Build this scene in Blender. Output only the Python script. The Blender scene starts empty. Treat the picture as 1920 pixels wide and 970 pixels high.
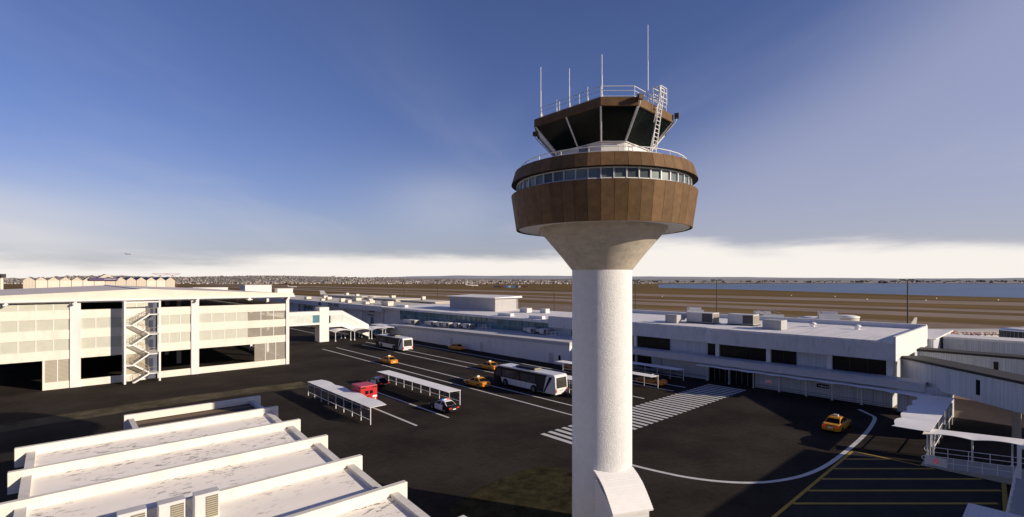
import bpy, bmesh, math, random
from mathutils import Vector, Matrix
random.seed(7)
C = bpy.context.scene.collection
PI = math.pi
TH = math.atan2(.672, .74)            # heading of the view, clockwise from +Y
CT, ST = math.cos(TH), math.sin(TH)
FPX, HCAM = 927.0, 17.0

def cw(xr, d):                         # (metres right, metres ahead) of the viewpoint -> ground coordinates
    return (CT*xr + ST*d, -ST*xr + CT*d)

# ------------------------------------------------------------------ materials
MATS = {}
def nn(nt, t, **kw):
    n = nt.nodes.new(t)
    for k, v in kw.items():
        if k in n.inputs: n.inputs[k].default_value = v
        else: setattr(n, k, v)
    return n

def mat(name, col, rough=.7, var=.12, scale=2.0, bump=0.0, bscale=30.0, metal=0.0, spec=.4, stretch=(1, 1, 1),
        col2=None, dirt=0.0, dscale=.5, shade=False, dmask=0.0, alpha=1.0, transmission=0.0, stripes=None, emit=0.0, world=False, dstretch=(1, 1, 1), ramp=(.52, .72)):
    if name in MATS: return MATS[name]
    m = bpy.data.materials.new(name); m.use_nodes = True
    nt = m.node_tree; L = nt.links
    b = nt.nodes['Principled BSDF']
    b.inputs['Roughness'].default_value = rough
    b.inputs['Metallic'].default_value = metal
    b.inputs['Specular IOR Level'].default_value = spec
    if world: src = nn(nt, 'ShaderNodeNewGeometry').outputs['Position']
    else: src = nn(nt, 'ShaderNodeTexCoord').outputs['Object']
    mp = nn(nt, 'ShaderNodeMapping'); mp.inputs['Scale'].default_value = stretch
    L.new(src, mp.inputs['Vector'])
    nz = nn(nt, 'ShaderNodeTexNoise', Scale=scale, Detail=7.0, Roughness=.62)
    L.new(mp.outputs[0], nz.inputs['Vector'])
    c1 = Vector(col); c2 = Vector(col2) if col2 else c1
    rp = nn(nt, 'ShaderNodeValToRGB')
    rp.color_ramp.elements[0].position = .3; rp.color_ramp.elements[1].position = .7
    rp.color_ramp.elements[0].color = (*(c1*(1-var)), 1)
    rp.color_ramp.elements[1].color = (*(c2*(1+var)), 1)
    L.new(nz.outputs['Fac'], rp.inputs['Fac'])
    out = rp.outputs['Color']
    if dirt > 0:
        mp2 = nn(nt, 'ShaderNodeMapping'); mp2.inputs['Scale'].default_value = dstretch
        L.new(src, mp2.inputs['Vector'])
        n2 = nn(nt, 'ShaderNodeTexNoise', Scale=dscale, Detail=9.0, Roughness=.7)
        L.new(mp2.outputs[0], n2.inputs['Vector'])
        r2 = nn(nt, 'ShaderNodeValToRGB')
        r2.color_ramp.elements[0].position = ramp[0]; r2.color_ramp.elements[1].position = ramp[1]
        r2.color_ramp.elements[0].color = (1, 1, 1, 1); r2.color_ramp.elements[1].color = (1-dirt,)*3 + (1,)
        L.new(n2.outputs['Fac'], r2.inputs['Fac'])
        mx = nn(nt, 'ShaderNodeMix', data_type='RGBA', blend_type='MULTIPLY'); mx.inputs['Factor'].default_value = 1
        L.new(out, mx.inputs['A']); L.new(r2.outputs['Color'], mx.inputs['B']); out = mx.outputs['Result']
        if dmask:
            n3 = nn(nt, 'ShaderNodeTexNoise', Scale=dmask, Detail=3.0, Roughness=.5); L.new(src, n3.inputs['Vector'])
            r3 = nn(nt, 'ShaderNodeValToRGB'); r3.color_ramp.elements[0].position = .38; r3.color_ramp.elements[1].position = .56
            L.new(n3.outputs['Fac'], r3.inputs['Fac']); L.new(r3.outputs['Color'], mx.inputs['Factor'])
    if stripes:                         # (axis vector, period, dark factor, width)
        ax, per, dk, wd = stripes
        dp = nn(nt, 'ShaderNodeVectorMath', operation='DOT_PRODUCT'); dp.inputs[1].default_value = ax
        L.new(src, dp.inputs[0])
        dv = nn(nt, 'ShaderNodeMath', operation='DIVIDE'); dv.inputs[1].default_value = per
        L.new(dp.outputs['Value'], dv.inputs[0])
        fr = nn(nt, 'ShaderNodeMath', operation='FRACT'); L.new(dv.outputs[0], fr.inputs[0])
        lt = nn(nt, 'ShaderNodeMath', operation='LESS_THAN'); lt.inputs[1].default_value = wd
        L.new(fr.outputs[0], lt.inputs[0])
        mx = nn(nt, 'ShaderNodeMix', data_type='RGBA', blend_type='MULTIPLY')
        L.new(lt.outputs[0], mx.inputs['Factor']); L.new(out, mx.inputs['A']); mx.inputs['B'].default_value = (dk, dk, dk, 1)
        out = mx.outputs['Result']
    if shade:
        at = nn(nt, 'ShaderNodeAttribute', attribute_name='shade')
        mx = nn(nt, 'ShaderNodeMix', data_type='RGBA', blend_type='MULTIPLY'); mx.inputs['Factor'].default_value = 1
        L.new(out, mx.inputs['A']); L.new(at.outputs['Color'], mx.inputs['B']); out = mx.outputs['Result']
    L.new(out, b.inputs['Base Color'])
    if bump > 0:
        nb = nn(nt, 'ShaderNodeTexNoise', Scale=bscale, Detail=4.0, Roughness=.6)
        L.new(mp.outputs[0], nb.inputs['Vector'])
        bp = nn(nt, 'ShaderNodeBump', Strength=min(bump, 1.0), Distance=.05 if bump <= 1 else .12)
        L.new(nb.outputs['Fac'], bp.inputs['Height']); L.new(bp.outputs['Normal'], b.inputs['Normal'])
    b.inputs['Alpha'].default_value = alpha
    b.inputs['Transmission Weight'].default_value = transmission
    if emit > 0:
        b.inputs['Emission Strength'].default_value = emit
        b.inputs['Emission Color'].default_value = (*col, 1)
    MATS[name] = m
    return m

WHITE = mat('white_painted_wall', (.80, .78, .75), .75, .05, .6, dirt=.12, dscale=.35, dstretch=(1, 1, .25))
CREAM = mat('cream_painted_concrete', (.82, .77, .67), .8, .05, 1.2, dirt=.16, dscale=.5, dstretch=(1, 1, .35))
PLASTER = mat('roughcast_white_render', (.80, .79, .77), .9, .05, 2.5, bump=.75, bscale=11, dirt=.12, dscale=.4, dstretch=(1, 1, .2))
CONC = mat('grey_board_marked_concrete', (.56, .49, .39), .85, .16, 1.2, bump=.35, bscale=14, dirt=.3, dscale=1.0, stretch=(1, 1, 3), dstretch=(1.5, 1.5, .5))
BRONZE = mat('weathered_bronze_cladding', (.190, .113, .056), .6, .20, 2.2, dirt=.2, dscale=1.4, shade=True, spec=.12, dstretch=(1, 1, .5))
DARKGAP = mat('dark_joint', (.02, .015, .012), .9)
GLASSDARK = mat('tinted_dark_glass', (.006, .010, .009), .22, .5, .5, spec=.12)
GLASSBLUE = mat('blue_tinted_glass', (.10, .22, .27), .2, .25, .35, spec=.4, shade=True)
GLASSBAND = mat('pale_blue_office_glass', (.15, .19, .19), .2, .3, .5, spec=.5, shade=True)
BLACKGLASS = mat('black_window_glass', (.008, .008, .009), .25, .3, .5, spec=.2)
METALW = mat('white_metal', (.86, .85, .83), .45, .03)
CORR = mat('grey_corrugated_wall', (.58, .61, .64), .6, .20, 3.0, stretch=(2.5, 2.5, .05), stripes=((1, 1, 0), .28, .82, .25), dirt=.25, dscale=.8, dstretch=(3, 3, .12))
PANELW = mat('pale_panel_wall', (.84, .84, .84), .7, .05, .8, stripes=((0, 1, 0), 2.6, .80, .03), dirt=.1, dscale=.3)
FASCIA = mat('ribbed_grey_fascia', (.60, .58, .58), .65, .06, 1.5, stripes=((0, 0, 1), .16, .84, .3))
ROOFW = mat('white_roof_sheet', (.86, .83, .81), .75, .10, .5, dirt=.38, dscale=.5, stripes=((0, 1, 0), .9, .90, .10), dstretch=(.12, 1.6, 1))
ROOFC = mat('stained_white_roof_membrane', (.97, .91, .83), .8, .035, .5, dirt=.72, dscale=2.0, dstretch=(.8, 2.2, 1), ramp=(.545, .61), dmask=.28, stretch=(.5, 2.5, 1))
ROOFG = mat('grey_brown_roof_sheet', (.74, .66, .60), .7, .08, .3, dirt=.1, dscale=.2)
ROOFBEIGE = mat('beige_roof', (.66, .60, .50), .8, .08, .4, dirt=.2, dscale=.3)
ROOFDARK = mat('dark_roof_edge', (.035, .03, .028), .75, .15, 1)
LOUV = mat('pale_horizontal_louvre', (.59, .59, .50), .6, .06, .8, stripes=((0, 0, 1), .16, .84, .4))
MESHS = mat('thin_steel_mesh', (.66, .60, .50), .6, .08, 1.0, alpha=.32, stripes=((0, 0, 1), .2, .7, .35))
GREYBOX = mat('grey_cladding_box', (.45, .44, .43), .7, .08, .8, stretch=(2, 2, .2), stripes=((1, 1, 0), .55, .88, .12))
ACBODY = mat('pale_unit_casing', (.66, .65, .62), .55, .05, 2)
GRILLE = mat('beige_grille', (.40, .36, .26), .6, .1, 3, stripes=((0, 0, 1), .1, .35, .45))
DARKGRILLE = mat('dark_grille', (.11, .105, .10), .6, .1, 3, stripes=((0, 0, 1), .12, .5, .4))
ASPH = mat('asphalt', (.034, .028, .023), .95, .28, .12, bump=.5, bscale=9, spec=.05, col2=(.043, .035, .029), dirt=.35, dscale=1.9, world=True, ramp=(.45, .75))
CONCG = mat('apron_concrete', (.24, .175, .125), .9, .2, .05, dirt=.3, dscale=.12, world=True, spec=.15, stripes=((1, 0, 0), 12.0, .8, .012))
GRASS = mat('dry_airfield_grass', (.135, .092, .032), .95, .25, .012, col2=(.205, .128, .047), dirt=.35, dscale=.05, world=True, spec=.05, stretch=(1.6, .35, 1), dstretch=(1.6, .35, 1))
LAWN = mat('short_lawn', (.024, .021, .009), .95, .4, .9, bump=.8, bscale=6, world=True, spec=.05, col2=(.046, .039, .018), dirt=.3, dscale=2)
VERGE = mat('worn_verge', (.060, .050, .028), .95, .35, .35, bump=.6, bscale=6, world=True, spec=.05, col2=(.125, .105, .068), dirt=.4, dscale=.8)
TAXI = mat('pale_taxiway', (.30, .225, .17), .9, .18, .03, dirt=.3, dscale=.06, world=True, spec=.12)
PAINT = mat('white_road_paint', (.66, .65, .62), .7, .08, 1.5, dirt=.25, dscale=3, world=True)
YPAINT = mat('yellow_road_paint', (.42, .27, .03), .75, .12, 1.5, dirt=.3, dscale=3, world=True)
BAYP = mat('blue_grey_bay_surface', (.036, .035, .035), .9, .2, .4, world=True, dirt=.3, dscale=1.5, spec=.1)
WATER = mat('harbour_water', (.15, .215, .34), .55, .12, .004, world=True, stretch=(.4, 1.5, 1), bump=.1, bscale=.05, spec=.10)
HILL = mat('haze_tinted_hill', (.40, .41, .45), .95, .10, .004, world=True, spec=0)  # distance haze is painted into this base colour
HILLNEAR = mat('haze_tinted_wooded_hill', (.30, .265, .235), .95, .3, .006, world=True, spec=0)  # wooded slope, its colour lightened to stand in for haze
TREEG = mat('haze_tinted_far_foliage', (.24, .225, .20), .95, .4, .05, world=True, spec=0)  # foliage greyed and lightened, haze put into the colour
FABRIC = mat('white_canopy_fabric', (.95, .93, .91), .7, .04, .6, dirt=.08, dscale=.4)
YELLOW = mat('taxi_yellow_paint', (.68, .29, .012), .28, .04, 1, spec=.5)
BLACKP = mat('black_car_paint', (.012, .012, .014), .5, spec=.15)
WHITEP = mat('white_car_paint', (.78, .78, .77), .3, .03, spec=.5)
REDP = mat('red_vehicle_paint', (.55, .022, .03), .35, .05, 1, spec=.5)
CARGLASS = mat('dark_car_glass', (.010, .009, .009), .35, .1, spec=.10)
TYRE = mat('rubber', (.015, .015, .015), .85)
RIM = mat('grey_wheel_rim', (.30, .30, .31), .4, metal=.6)
LAMPR = mat('red_lamp', (.75, .03, .02), .3, emit=.25)
LAMPB = mat('blue_lamp', (.08, .25, .75), .3, emit=.2)
LAMPW = mat('pale_lamp', (.85, .82, .75), .3)
PLASTD = mat('dark_trim', (.02, .02, .02), .6)
PIPE = mat('dark_pole_steel', (.06, .055, .05), .6, .1)
HANGW = mat('tan_hangar_cladding', (.64, .57, .47), .8, .06, .4, stripes=((1, 0, 0), 2.2, .86, .2))
HANGD = mat('pale_hangar_door', (.78, .72, .61), .8, .05, .3)
PURPLE = mat('purple_sign_board', (.09, .06, .16), .6)
TEXTD = mat('black_lettering', (.02, .02, .025), .6)
TEXTR = mat('dark_red_lettering', (.28, .03, .03), .6)
TEXTW = mat('white_lettering', (.85, .85, .85), .6)
PLANEW = mat('aircraft_white', (.78, .75, .70), .4, .03)
PLANEG = mat('aircraft_grey', (.50, .47, .43), .45, .04)
BROWNROOF = mat('brown_roof_boards', (.20, .135, .08), .8, .15, 1, stripes=((0, 1, 0), 2.1, .30, .52))

# ------------------------------------------------------------------ mesh builder
ORG = {}
class MB:
    def __init__(s): s.v = []; s.f = []; s.m = []; s.c = []; s.s = []
    def add(s, vs, fs, m=0, c=1.0, sm=False):
        o = len(s.v); s.v += [tuple(p) for p in vs]
        for f in fs:
            s.f.append([i+o for i in f]); s.m.append(m); s.c.append(c); s.s.append(sm)
        return s
    def box(s, x0, x1, y0, y1, z0, z1, m=0, c=1.0):
        return s.add([(x0,y0,z0),(x1,y0,z0),(x1,y1,z0),(x0,y1,z0),(x0,y0,z1),(x1,y0,z1),(x1,y1,z1),(x0,y1,z1)],
                     [(3,2,1,0),(4,5,6,7),(0,1,5,4),(1,2,6,5),(2,3,7,6),(3,0,4,7)], m, c)
    def obox(s, c, size, rz=0, m=0, rx=0, sh=1.0):
        R = Matrix.Rotation(rz, 3, 'Z') @ Matrix.Rotation(rx, 3, 'X')
        vs = []
        for z in (-1, 1):
            for x, y in ((-1,-1),(1,-1),(1,1),(-1,1)):
                vs.append(Vector(c) + R @ Vector((x*size[0]/2, y*size[1]/2, z*size[2]/2)))
        return s.add(vs, [(3,2,1,0),(4,5,6,7),(0,1,5,4),(1,2,6,5),(2,3,7,6),(3,0,4,7)], m, sh)
    def quad(s, a, b, c, d, m=0, sh=1.0): return s.add([a, b, c, d], [(0,1,2,3)], m, sh)
    def prism(s, poly, z0, z1, m=0, c=1.0):
        n = len(poly)
        za = z0 if isinstance(z0, (list, tuple)) else [z0]*n
        zb = z1 if isinstance(z1, (list, tuple)) else [z1]*n
        vs = [(p[0], p[1], za[i]) for i, p in enumerate(poly)] + [(p[0], p[1], zb[i]) for i, p in enumerate(poly)]
        fs = [tuple(range(n-1, -1, -1)), tuple(range(n, 2*n))] + [(i, (i+1) % n, n+(i+1) % n, n+i) for i in range(n)]
        return s.add(vs, fs, m, c)
    def sheet(s, poly, z, m=0, c=1.0):
        return s.add([(p[0], p[1], z) for p in poly], [tuple(range(len(poly)))], m, c)
    def tube(s, p0, p1, r, n=6, m=0, r1=None):
        p0 = Vector(p0); p1 = Vector(p1); d = (p1-p0)
        if d.length < 1e-6: return s
        d.normalize(); u = d.orthogonal().normalized(); w = d.cross(u); r1 = r if r1 is None else r1
        vs = [p0 + (u*math.cos(2*PI*k/n) + w*math.sin(2*PI*k/n))*r for k in range(n)]
        vs += [p1 + (u*math.cos(2*PI*k/n) + w*math.sin(2*PI*k/n))*r1 for k in range(n)]
        fs = [(k, (k+1) % n, n+(k+1) % n, n+k) for k in range(n)] + [tuple(range(n-1, -1, -1)), tuple(range(n, 2*n))]
        return s.add(vs, fs, m)
    def path(s, pts, r, n=6, m=0):
        for a, b in zip(pts[:-1], pts[1:]): s.tube(a, b, r, n, m)
        return s
    def lathe(s, prof, n=48, cx=0, cy=0, m=0, sm=True, c=1.0, cap=True):
        vs = []; fs = []
        for r, z in prof:
            for k in range(n): vs.append((cx + r*math.cos(2*PI*k/n), cy + r*math.sin(2*PI*k/n), z))
        for j in range(len(prof)-1):
            for k in range(n):
                a = j*n+k; b = j*n+(k+1) % n; fs.append((a, b, b+n, a+n))
        s.add(vs, fs, m, c, sm)
        if cap:
            s.add(vs[:n], [tuple(range(n-1, -1, -1))], m, c); s.add(vs[-n:], [tuple(range(n))], m, c)
        return s
    def loft(s, rings, m=0, cap=True, sm=False, ms=None):
        n = len(rings[0]); vs = [p for r in rings for p in r]
        for j in range(len(rings)-1):
            fs = [(j*n+k, j*n+(k+1) % n, (j+1)*n+(k+1) % n, (j+1)*n+k) for k in range(n)]
            s.add(vs if j == 0 else [], [], 0)
            o = len(s.v) - len(vs)
            for f in fs:
                s.f.append([i+o for i in f]); s.m.append(ms[j] if ms else m); s.c.append(1.0); s.s.append(sm)
        if cap:
            s.add(rings[0], [tuple(range(n-1, -1, -1))], ms[0] if ms else m); s.add(rings[-1], [tuple(range(n))], ms[-1] if ms else m)
        return s
    def grid(s, fn, nu, nv, m=0, sm=True, thick=0.0):
        vs = [fn(i/nu, j/nv) for i in range(nu+1) for j in range(nv+1)]
        fs = [(i*(nv+1)+j, (i+1)*(nv+1)+j, (i+1)*(nv+1)+j+1, i*(nv+1)+j+1) for i in range(nu) for j in range(nv)]
        s.add(vs, fs, m, 1.0, sm)
        if thick:
            s.add([(p[0], p[1], p[2]-thick) for p in vs], [tuple(reversed(f)) for f in fs], m, 1.0, sm)
            rim = [i*(nv+1) for i in range(nu+1)] + [nu*(nv+1)+j for j in range(1, nv+1)] + [i*(nv+1)+nv for i in range(nu-1, -1, -1)] + [j for j in range(nv-1, 0, -1)]
            k = len(rim); rv = [vs[i] for i in rim]
            s.add(rv + [(p[0], p[1], p[2]-thick) for p in rv], [(a, (a+1) % k, k+(a+1) % k, k+a) for a in range(k)], m)
        return s
    def build(s, name, mats, parent=None, bevel=0.0, seg=2, fix=True):
        me = bpy.data.meshes.new(name)
        o = ORG.get(parent.name, Vector((0,0,0))) if parent else Vector((0,0,0))
        me.from_pydata([(v[0]-o.x, v[1]-o.y, v[2]-o.z) for v in s.v], [], s.f)
        if not isinstance(mats, (list, tuple)): mats = [mats]
        for m in mats: me.materials.append(m)
        me.polygons.foreach_set('material_index', s.m)
        me.polygons.foreach_set('use_smooth', s.s)
        if any(abs(c-1.0) > 1e-6 for c in s.c) or any(mm in (BRONZE, GLASSBLUE, GLASSBAND) for mm in mats):
            at = me.color_attributes.new('shade', 'FLOAT_COLOR', 'CORNER')
            vals = []
            for p, c in zip(me.polygons, s.c): vals += [c, c, c, 1.0]*p.loop_total
            at.data.foreach_set('color', vals)
        if fix or bevel:
            bm = bmesh.new(); bm.from_mesh(me)
            if bevel:
                bmesh.ops.remove_doubles(bm, verts=bm.verts, dist=1e-4)
            bmesh.ops.recalc_face_normals(bm, faces=bm.faces)
            if bevel:
                ed = [e for e in bm.edges if len(e.link_faces) == 2 and e.calc_face_angle(0) > .45]
                bmesh.ops.bevel(bm, geom=ed, offset=bevel, segments=seg, affect='EDGES', profile=.5, clamp_overlap=True)
            bm.to_mesh(me); bm.free()
        me.update()
        ob = bpy.data.objects.new(name, me); C.objects.link(ob)
        if parent:
            ob.parent = parent; ORG[ob.name] = o
        return ob

def tag(o, label, cat, group=None):
    o['label'] = label; o['category'] = cat
    if group: o['group'] = group
    return o
def thing(name, label, cat, loc=(0, 0, 0), group=None):
    o = bpy.data.objects.new(name, None); C.objects.link(o)
    o.location = loc; o.empty_display_size = .3
    ORG[o.name] = Vector(loc)
    return tag(o, label, cat, group)
def struct(name, mb, m):
    o = mb.build(name, m, fix=False); o['kind'] = 'structure'; return o
def copy_tree(o, parent=None):
    c = o.copy(); C.objects.link(c)
    if parent: c.parent = parent
    for ch in [x for x in CH.get(o.name, [])]: copy_tree(ch, c)
    return c
CH = {}
def index_children():
    CH.clear()
    for o in bpy.data.objects:
        if o.parent: CH.setdefault(o.parent.name, []).append(o)
def dup(root, loc, rz=0.0, label=None, group=None, sc=None):
    index_children()
    c = copy_tree(root); c.location = loc; c.rotation_euler = (0, 0, rz)
    if label: c['label'] = label
    if group: c['group'] = group
    if sc: c.scale = sc
    return c
def text(name, body, size, m, parent, loc, xdir, updir, depth=.02, sx=1.0, bold=0.0, space=1.0):
    cu = bpy.data.curves.new('t', 'FONT'); cu.body = body; cu.size = size; cu.extrude = depth; cu.resolution_u = 3; cu.offset = bold; cu.space_character = space
    to = bpy.data.objects.new('t', cu); C.objects.link(to)
    bpy.context.view_layer.update()
    me = bpy.data.meshes.new_from_object(to)
    bpy.data.objects.remove(to); bpy.data.curves.remove(cu)
    X = Vector(xdir).normalized(); U = Vector(updir).normalized(); N = X.cross(U)
    M = Matrix((X*sx, U, N)).transposed().to_4x4(); M.translation = Vector(loc) - ORG.get(parent.name, Vector())
    me.transform(M); me.materials.clear(); me.materials.append(m); me.name = name
    o = bpy.data.objects.new(name, me); C.objects.link(o); o.parent = parent; ORG[o.name] = ORG.get(parent.name, Vector())
    return o
# ------------------------------------------------------------------ camera, sun, sky
cam = bpy.data.cameras.new('camera'); camo = bpy.data.objects.new('camera', cam); C.objects.link(camo)
camo.location = (0, 0, HCAM); camo.rotation_euler = (PI/2, 0, -TH)
cam.sensor_width = 36; cam.lens = FPX/1920*36; cam.shift_y = 41/1920; cam.clip_end = 60000; cam.clip_start = .1
bpy.context.scene.camera = camo
SUNDIR = Vector((.472, -.882, 0)).normalized(); EL = math.radians(18.2)
sun = bpy.data.lights.new('sun', 'SUN'); sun.energy = 5.0; sun.angle = math.radians(.5); sun.color = (1.0, .865, .69)
suno = bpy.data.objects.new('sun', sun); C.objects.link(suno)
suno.rotation_euler = (Vector((SUNDIR.x*math.cos(EL), SUNDIR.y*math.cos(EL), math.sin(EL)))).to_track_quat('Z', 'Y').to_euler()
w = bpy.data.worlds.new('World'); bpy.context.scene.world = w; w.use_nodes = True
nt = w.node_tree; L = nt.links; bg = nt.nodes['Background']; bg.inputs['Strength'].default_value = .092
sky = nn(nt, 'ShaderNodeTexSky', sky_type='NISHITA'); sky.sun_disc = False; sky.sun_elevation = EL
sky.sun_rotation = math.atan2(SUNDIR.x, SUNDIR.y); sky.altitude = 0; sky.air_density = 1.0; sky.dust_density = .6; sky.ozone_density = 2.5
tc = nn(nt, 'ShaderNodeTexCoord')
sep = nn(nt, 'ShaderNodeSeparateXYZ'); L.new(tc.outputs['Generated'], sep.inputs[0])
def mth(op, a, b=None, clamp=False):
    n = nn(nt, 'ShaderNodeMath', operation=op); n.use_clamp = clamp
    for i, q in enumerate((a, b)):
        if q is None: continue
        if isinstance(q, (int, float)): n.inputs[i].default_value = q
        else: L.new(q, n.inputs[i])
    return n.outputs[0]
def ramp(src, *els):
    r = nn(nt, 'ShaderNodeValToRGB'); e = r.color_ramp.elements
    r.color_ramp.interpolation = 'B_SPLINE' if len(els) > 3 else 'EASE'
    e[0].position, e[0].color = els[0][0], (*(els[0][1],)*3, 1)
    e[1].position, e[1].color = els[-1][0], (*(els[-1][1],)*3, 1)
    for p, v in els[1:-1]:
        q = e.new(p); q.color = (v, v, v, 1)
    L.new(src, r.inputs['Fac']); return r.outputs['Color']
def rgbmix(f, a, b, bt='MIX'):
    n = nn(nt, 'ShaderNodeMix', data_type='RGBA', blend_type=bt)
    if isinstance(f, (int, float)): n.inputs['Factor'].default_value = f
    else: L.new(f, n.inputs['Factor'])
    for k, q in (('A', a), ('B', b)):
        if isinstance(q, tuple): n.inputs[k].default_value = (*q, 1)
        else: L.new(q, n.inputs[k])
    return n.outputs['Result']
zz = mth('MAXIMUM', sep.outputs['Z'], 0.0)
# azimuth-like axis: 0 at the north-west, 1 towards the east
azx = mth('ADD', mth('MULTIPLY', sep.outputs['X'], CT), mth('MULTIPLY', sep.outputs['Y'], -ST))
azy = mth('ADD', mth('MULTIPLY', sep.outputs['X'], ST), mth('MULTIPLY', sep.outputs['Y'], CT))
az = mth('ARCTAN2', azx, azy)                                     # radians
# stretched high cloud: perspective-flattened coordinates on a cloud deck
den = mth('ADD', zz, .06)
comb = nn(nt, 'ShaderNodeCombineXYZ')
L.new(mth('DIVIDE', azx, den), comb.inputs['X']); L.new(mth('DIVIDE', azy, den), comb.inputs['Y'])
mpc = nn(nt, 'ShaderNodeMapping'); mpc.inputs['Scale'].default_value = (.30, .13, 1); mpc.inputs['Rotation'].default_value = (0, 0, math.radians(34))
mpc.inputs['Location'].default_value = (3.4, 1.3, 0)
L.new(comb.outputs[0], mpc.inputs['Vector'])
n1 = nn(nt, 'ShaderNodeTexNoise', Scale=.75, Detail=3.0, Roughness=.42); n1.inputs['Distortion'].default_value = .35
L.new(mpc.outputs[0], n1.inputs['Vector'])
n2 = nn(nt, 'ShaderNodeTexNoise', Scale=1.5, Detail=5.0, Roughness=.55); n2.inputs['Distortion'].default_value = .6
L.new(mpc.outputs[0], n2.inputs['Vector'])
# big soft veil: a broad sheet rising to the right of the tower
edge = mth('SUBTRACT', mth('MULTIPLY', mth('SUBTRACT', az, .10), .62), mth('SUBTRACT', zz, .15))   # >0 right-below of a slanting line
edge = mth('ADD', edge, mth('MULTIPLY', mth('SUBTRACT', n1.outputs['Fac'], .5), .32))
veil = ramp(edge, (.0, 0.0), (.22, 1.0))
left = mth('SUBTRACT', mth('MULTIPLY', mth('SUBTRACT', -.52, az), .55), mth('SUBTRACT', zz, .015))
left = mth('ADD', left, mth('MULTIPLY', mth('SUBTRACT', n1.outputs['Fac'], .5), .25))
def gauss(a0, sa, z0, sz):
    e = mth('ADD', mth('POWER', mth('DIVIDE', mth('SUBTRACT', az, a0), sa), 2.0), mth('POWER', mth('DIVIDE', mth('SUBTRACT', zz, z0), sz), 2.0))
    e = mth('ADD', e, mth('MULTIPLY', mth('SUBTRACT', .5, n1.outputs['Fac']), 3.0))
    return mth('EXPONENT', mth('MULTIPLY', mth('MAXIMUM', e, 0.0), -1.0))
veil2 = mth('ADD', mth('MULTIPLY', gauss(-.86, .26, .085, .055), 1.2), mth('MULTIPLY', gauss(-.14, .13, .15, .06), .42))
puff = ramp(n1.outputs['Fac'], (.50, 0.0), (.74, 1.0))
low = ramp(zz, (.02, 1.0), (.34, 0.0))
puff = mth('MULTIPLY', puff, low)
cl = mth('MULTIPLY', veil, .52, clamp=True)
base = rgbmix(1.0, sky.outputs[0], (.80, .78, 1.16), 'MULTIPLY')
# sky dimmed and blued overhead and behind the viewpoint to weaken the fill light
back = ramp(mth('MULTIPLY', azy, -1.0), (-.25, 1.0), (.35, .55)) if False else ramp(mth('ADD', mth('MULTIPLY', azy, .5), .5), (.30, .0), (.62, 1.0))
zen = ramp(zz, (.46, 1.0), (.85, .0))
c = rgbmix(cl, base, (5.2, 5.3, 6.8))
wisp = ramp(n2.outputs['Fac'], (.46, 0.0), (.76, 1.0))
c = rgbmix(mth('MULTIPLY', mth('MULTIPLY', wisp, ramp(zz, (.0, 1.0), (.50, .25))), .34), c, (6.3, 6.3, 7.2))
haze = ramp(zz, (.0, .9), (.07, .62), (.15, .16), (.30, 0.0))
c = rgbmix(mth('MULTIPLY', haze, .75), c, (5.3, 5.4, 5.7))
c = rgbmix(mth('MULTIPLY', veil2, .62, clamp=True), c, (7.9, 7.8, 8.1))
# bright low cloud bank along the horizon, its top edge uneven
mpb = nn(nt, 'ShaderNodeMapping'); mpb.inputs['Scale'].default_value = (1.0, 1.0, 7.0)
L.new(tc.outputs['Generated'], mpb.inputs['Vector'])
n3 = nn(nt, 'ShaderNodeTexNoise', Scale=2.1, Detail=6.0, Roughness=.58); L.new(mpb.outputs[0], n3.inputs['Vector'])
bump_ = mth('DIVIDE', .046, mth('ADD', 1.0, mth('POWER', mth('DIVIDE', mth('SUBTRACT', az, .27), .20), 2.0)))
bank = mth('SUBTRACT', mth('ADD', mth('MULTIPLY', n3.outputs['Fac'], .105), bump_), zz)
bankf = ramp(bank, (.0, 0.0), (.036, 1.0))
c = rgbmix(mth('MULTIPLY', bankf, .97), c, (10.4, 9.8, 9.2))
c = rgbmix(1.0, c, rgbmix(mth('MULTIPLY', back, zen), (.40, .45, .60), (1.0, 1.0, 1.0)), 'MULTIPLY')
L.new(c, bg.inputs['Color'])
sc = bpy.context.scene
sc.view_settings.view_transform = 'Standard'; sc.view_settings.look = 'None'; sc.view_settings.exposure = 0
sc.render.engine = 'CYCLES'

# ------------------------------------------------------------------ ground
def rect(x0, x1, y0, y1): return [(x0,y0),(x1,y0),(x1,y1),(x0,y1)]
struct('ground', MB().sheet(rect(-30000, 30000, -30000, 30000), 0), GRASS)
struct('apron', MB().sheet(rect(81, 262, -200, 520), .012), CONCG)
struct('asphalt_yard', MB().sheet(rect(-260, 81.9, -160, 330), .024), ASPH)
struct('runway', MB().sheet(rect(470, 545, -900, 3000), .03), TAXI)
mb = MB().sheet(rect(366, 396, -900, 2200), .03).sheet(rect(300, 338, -900, 1400), .03)
struct('taxiway', mb, TAXI)
shore = [cw(336, 1130), cw(427, 900), cw(453, 656), cw(471, 553), cw(494, 477), cw(485, 394), cw(600, 330), cw(1500, 300), cw(9000, 300), cw(9000, 2900), cw(4200, 2900),
         cw(2600, 2550), cw(1900, 2700), cw(1200, 2450), cw(900, 2300), cw(700, 2250), cw(560, 1900), cw(400, 1350)]
struct('harbour_water', MB().sheet(shore, .05), WATER)
sp = [cw(330, 1180), cw(470, 1180), cw(430, 1000), cw(300, 950)]
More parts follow.
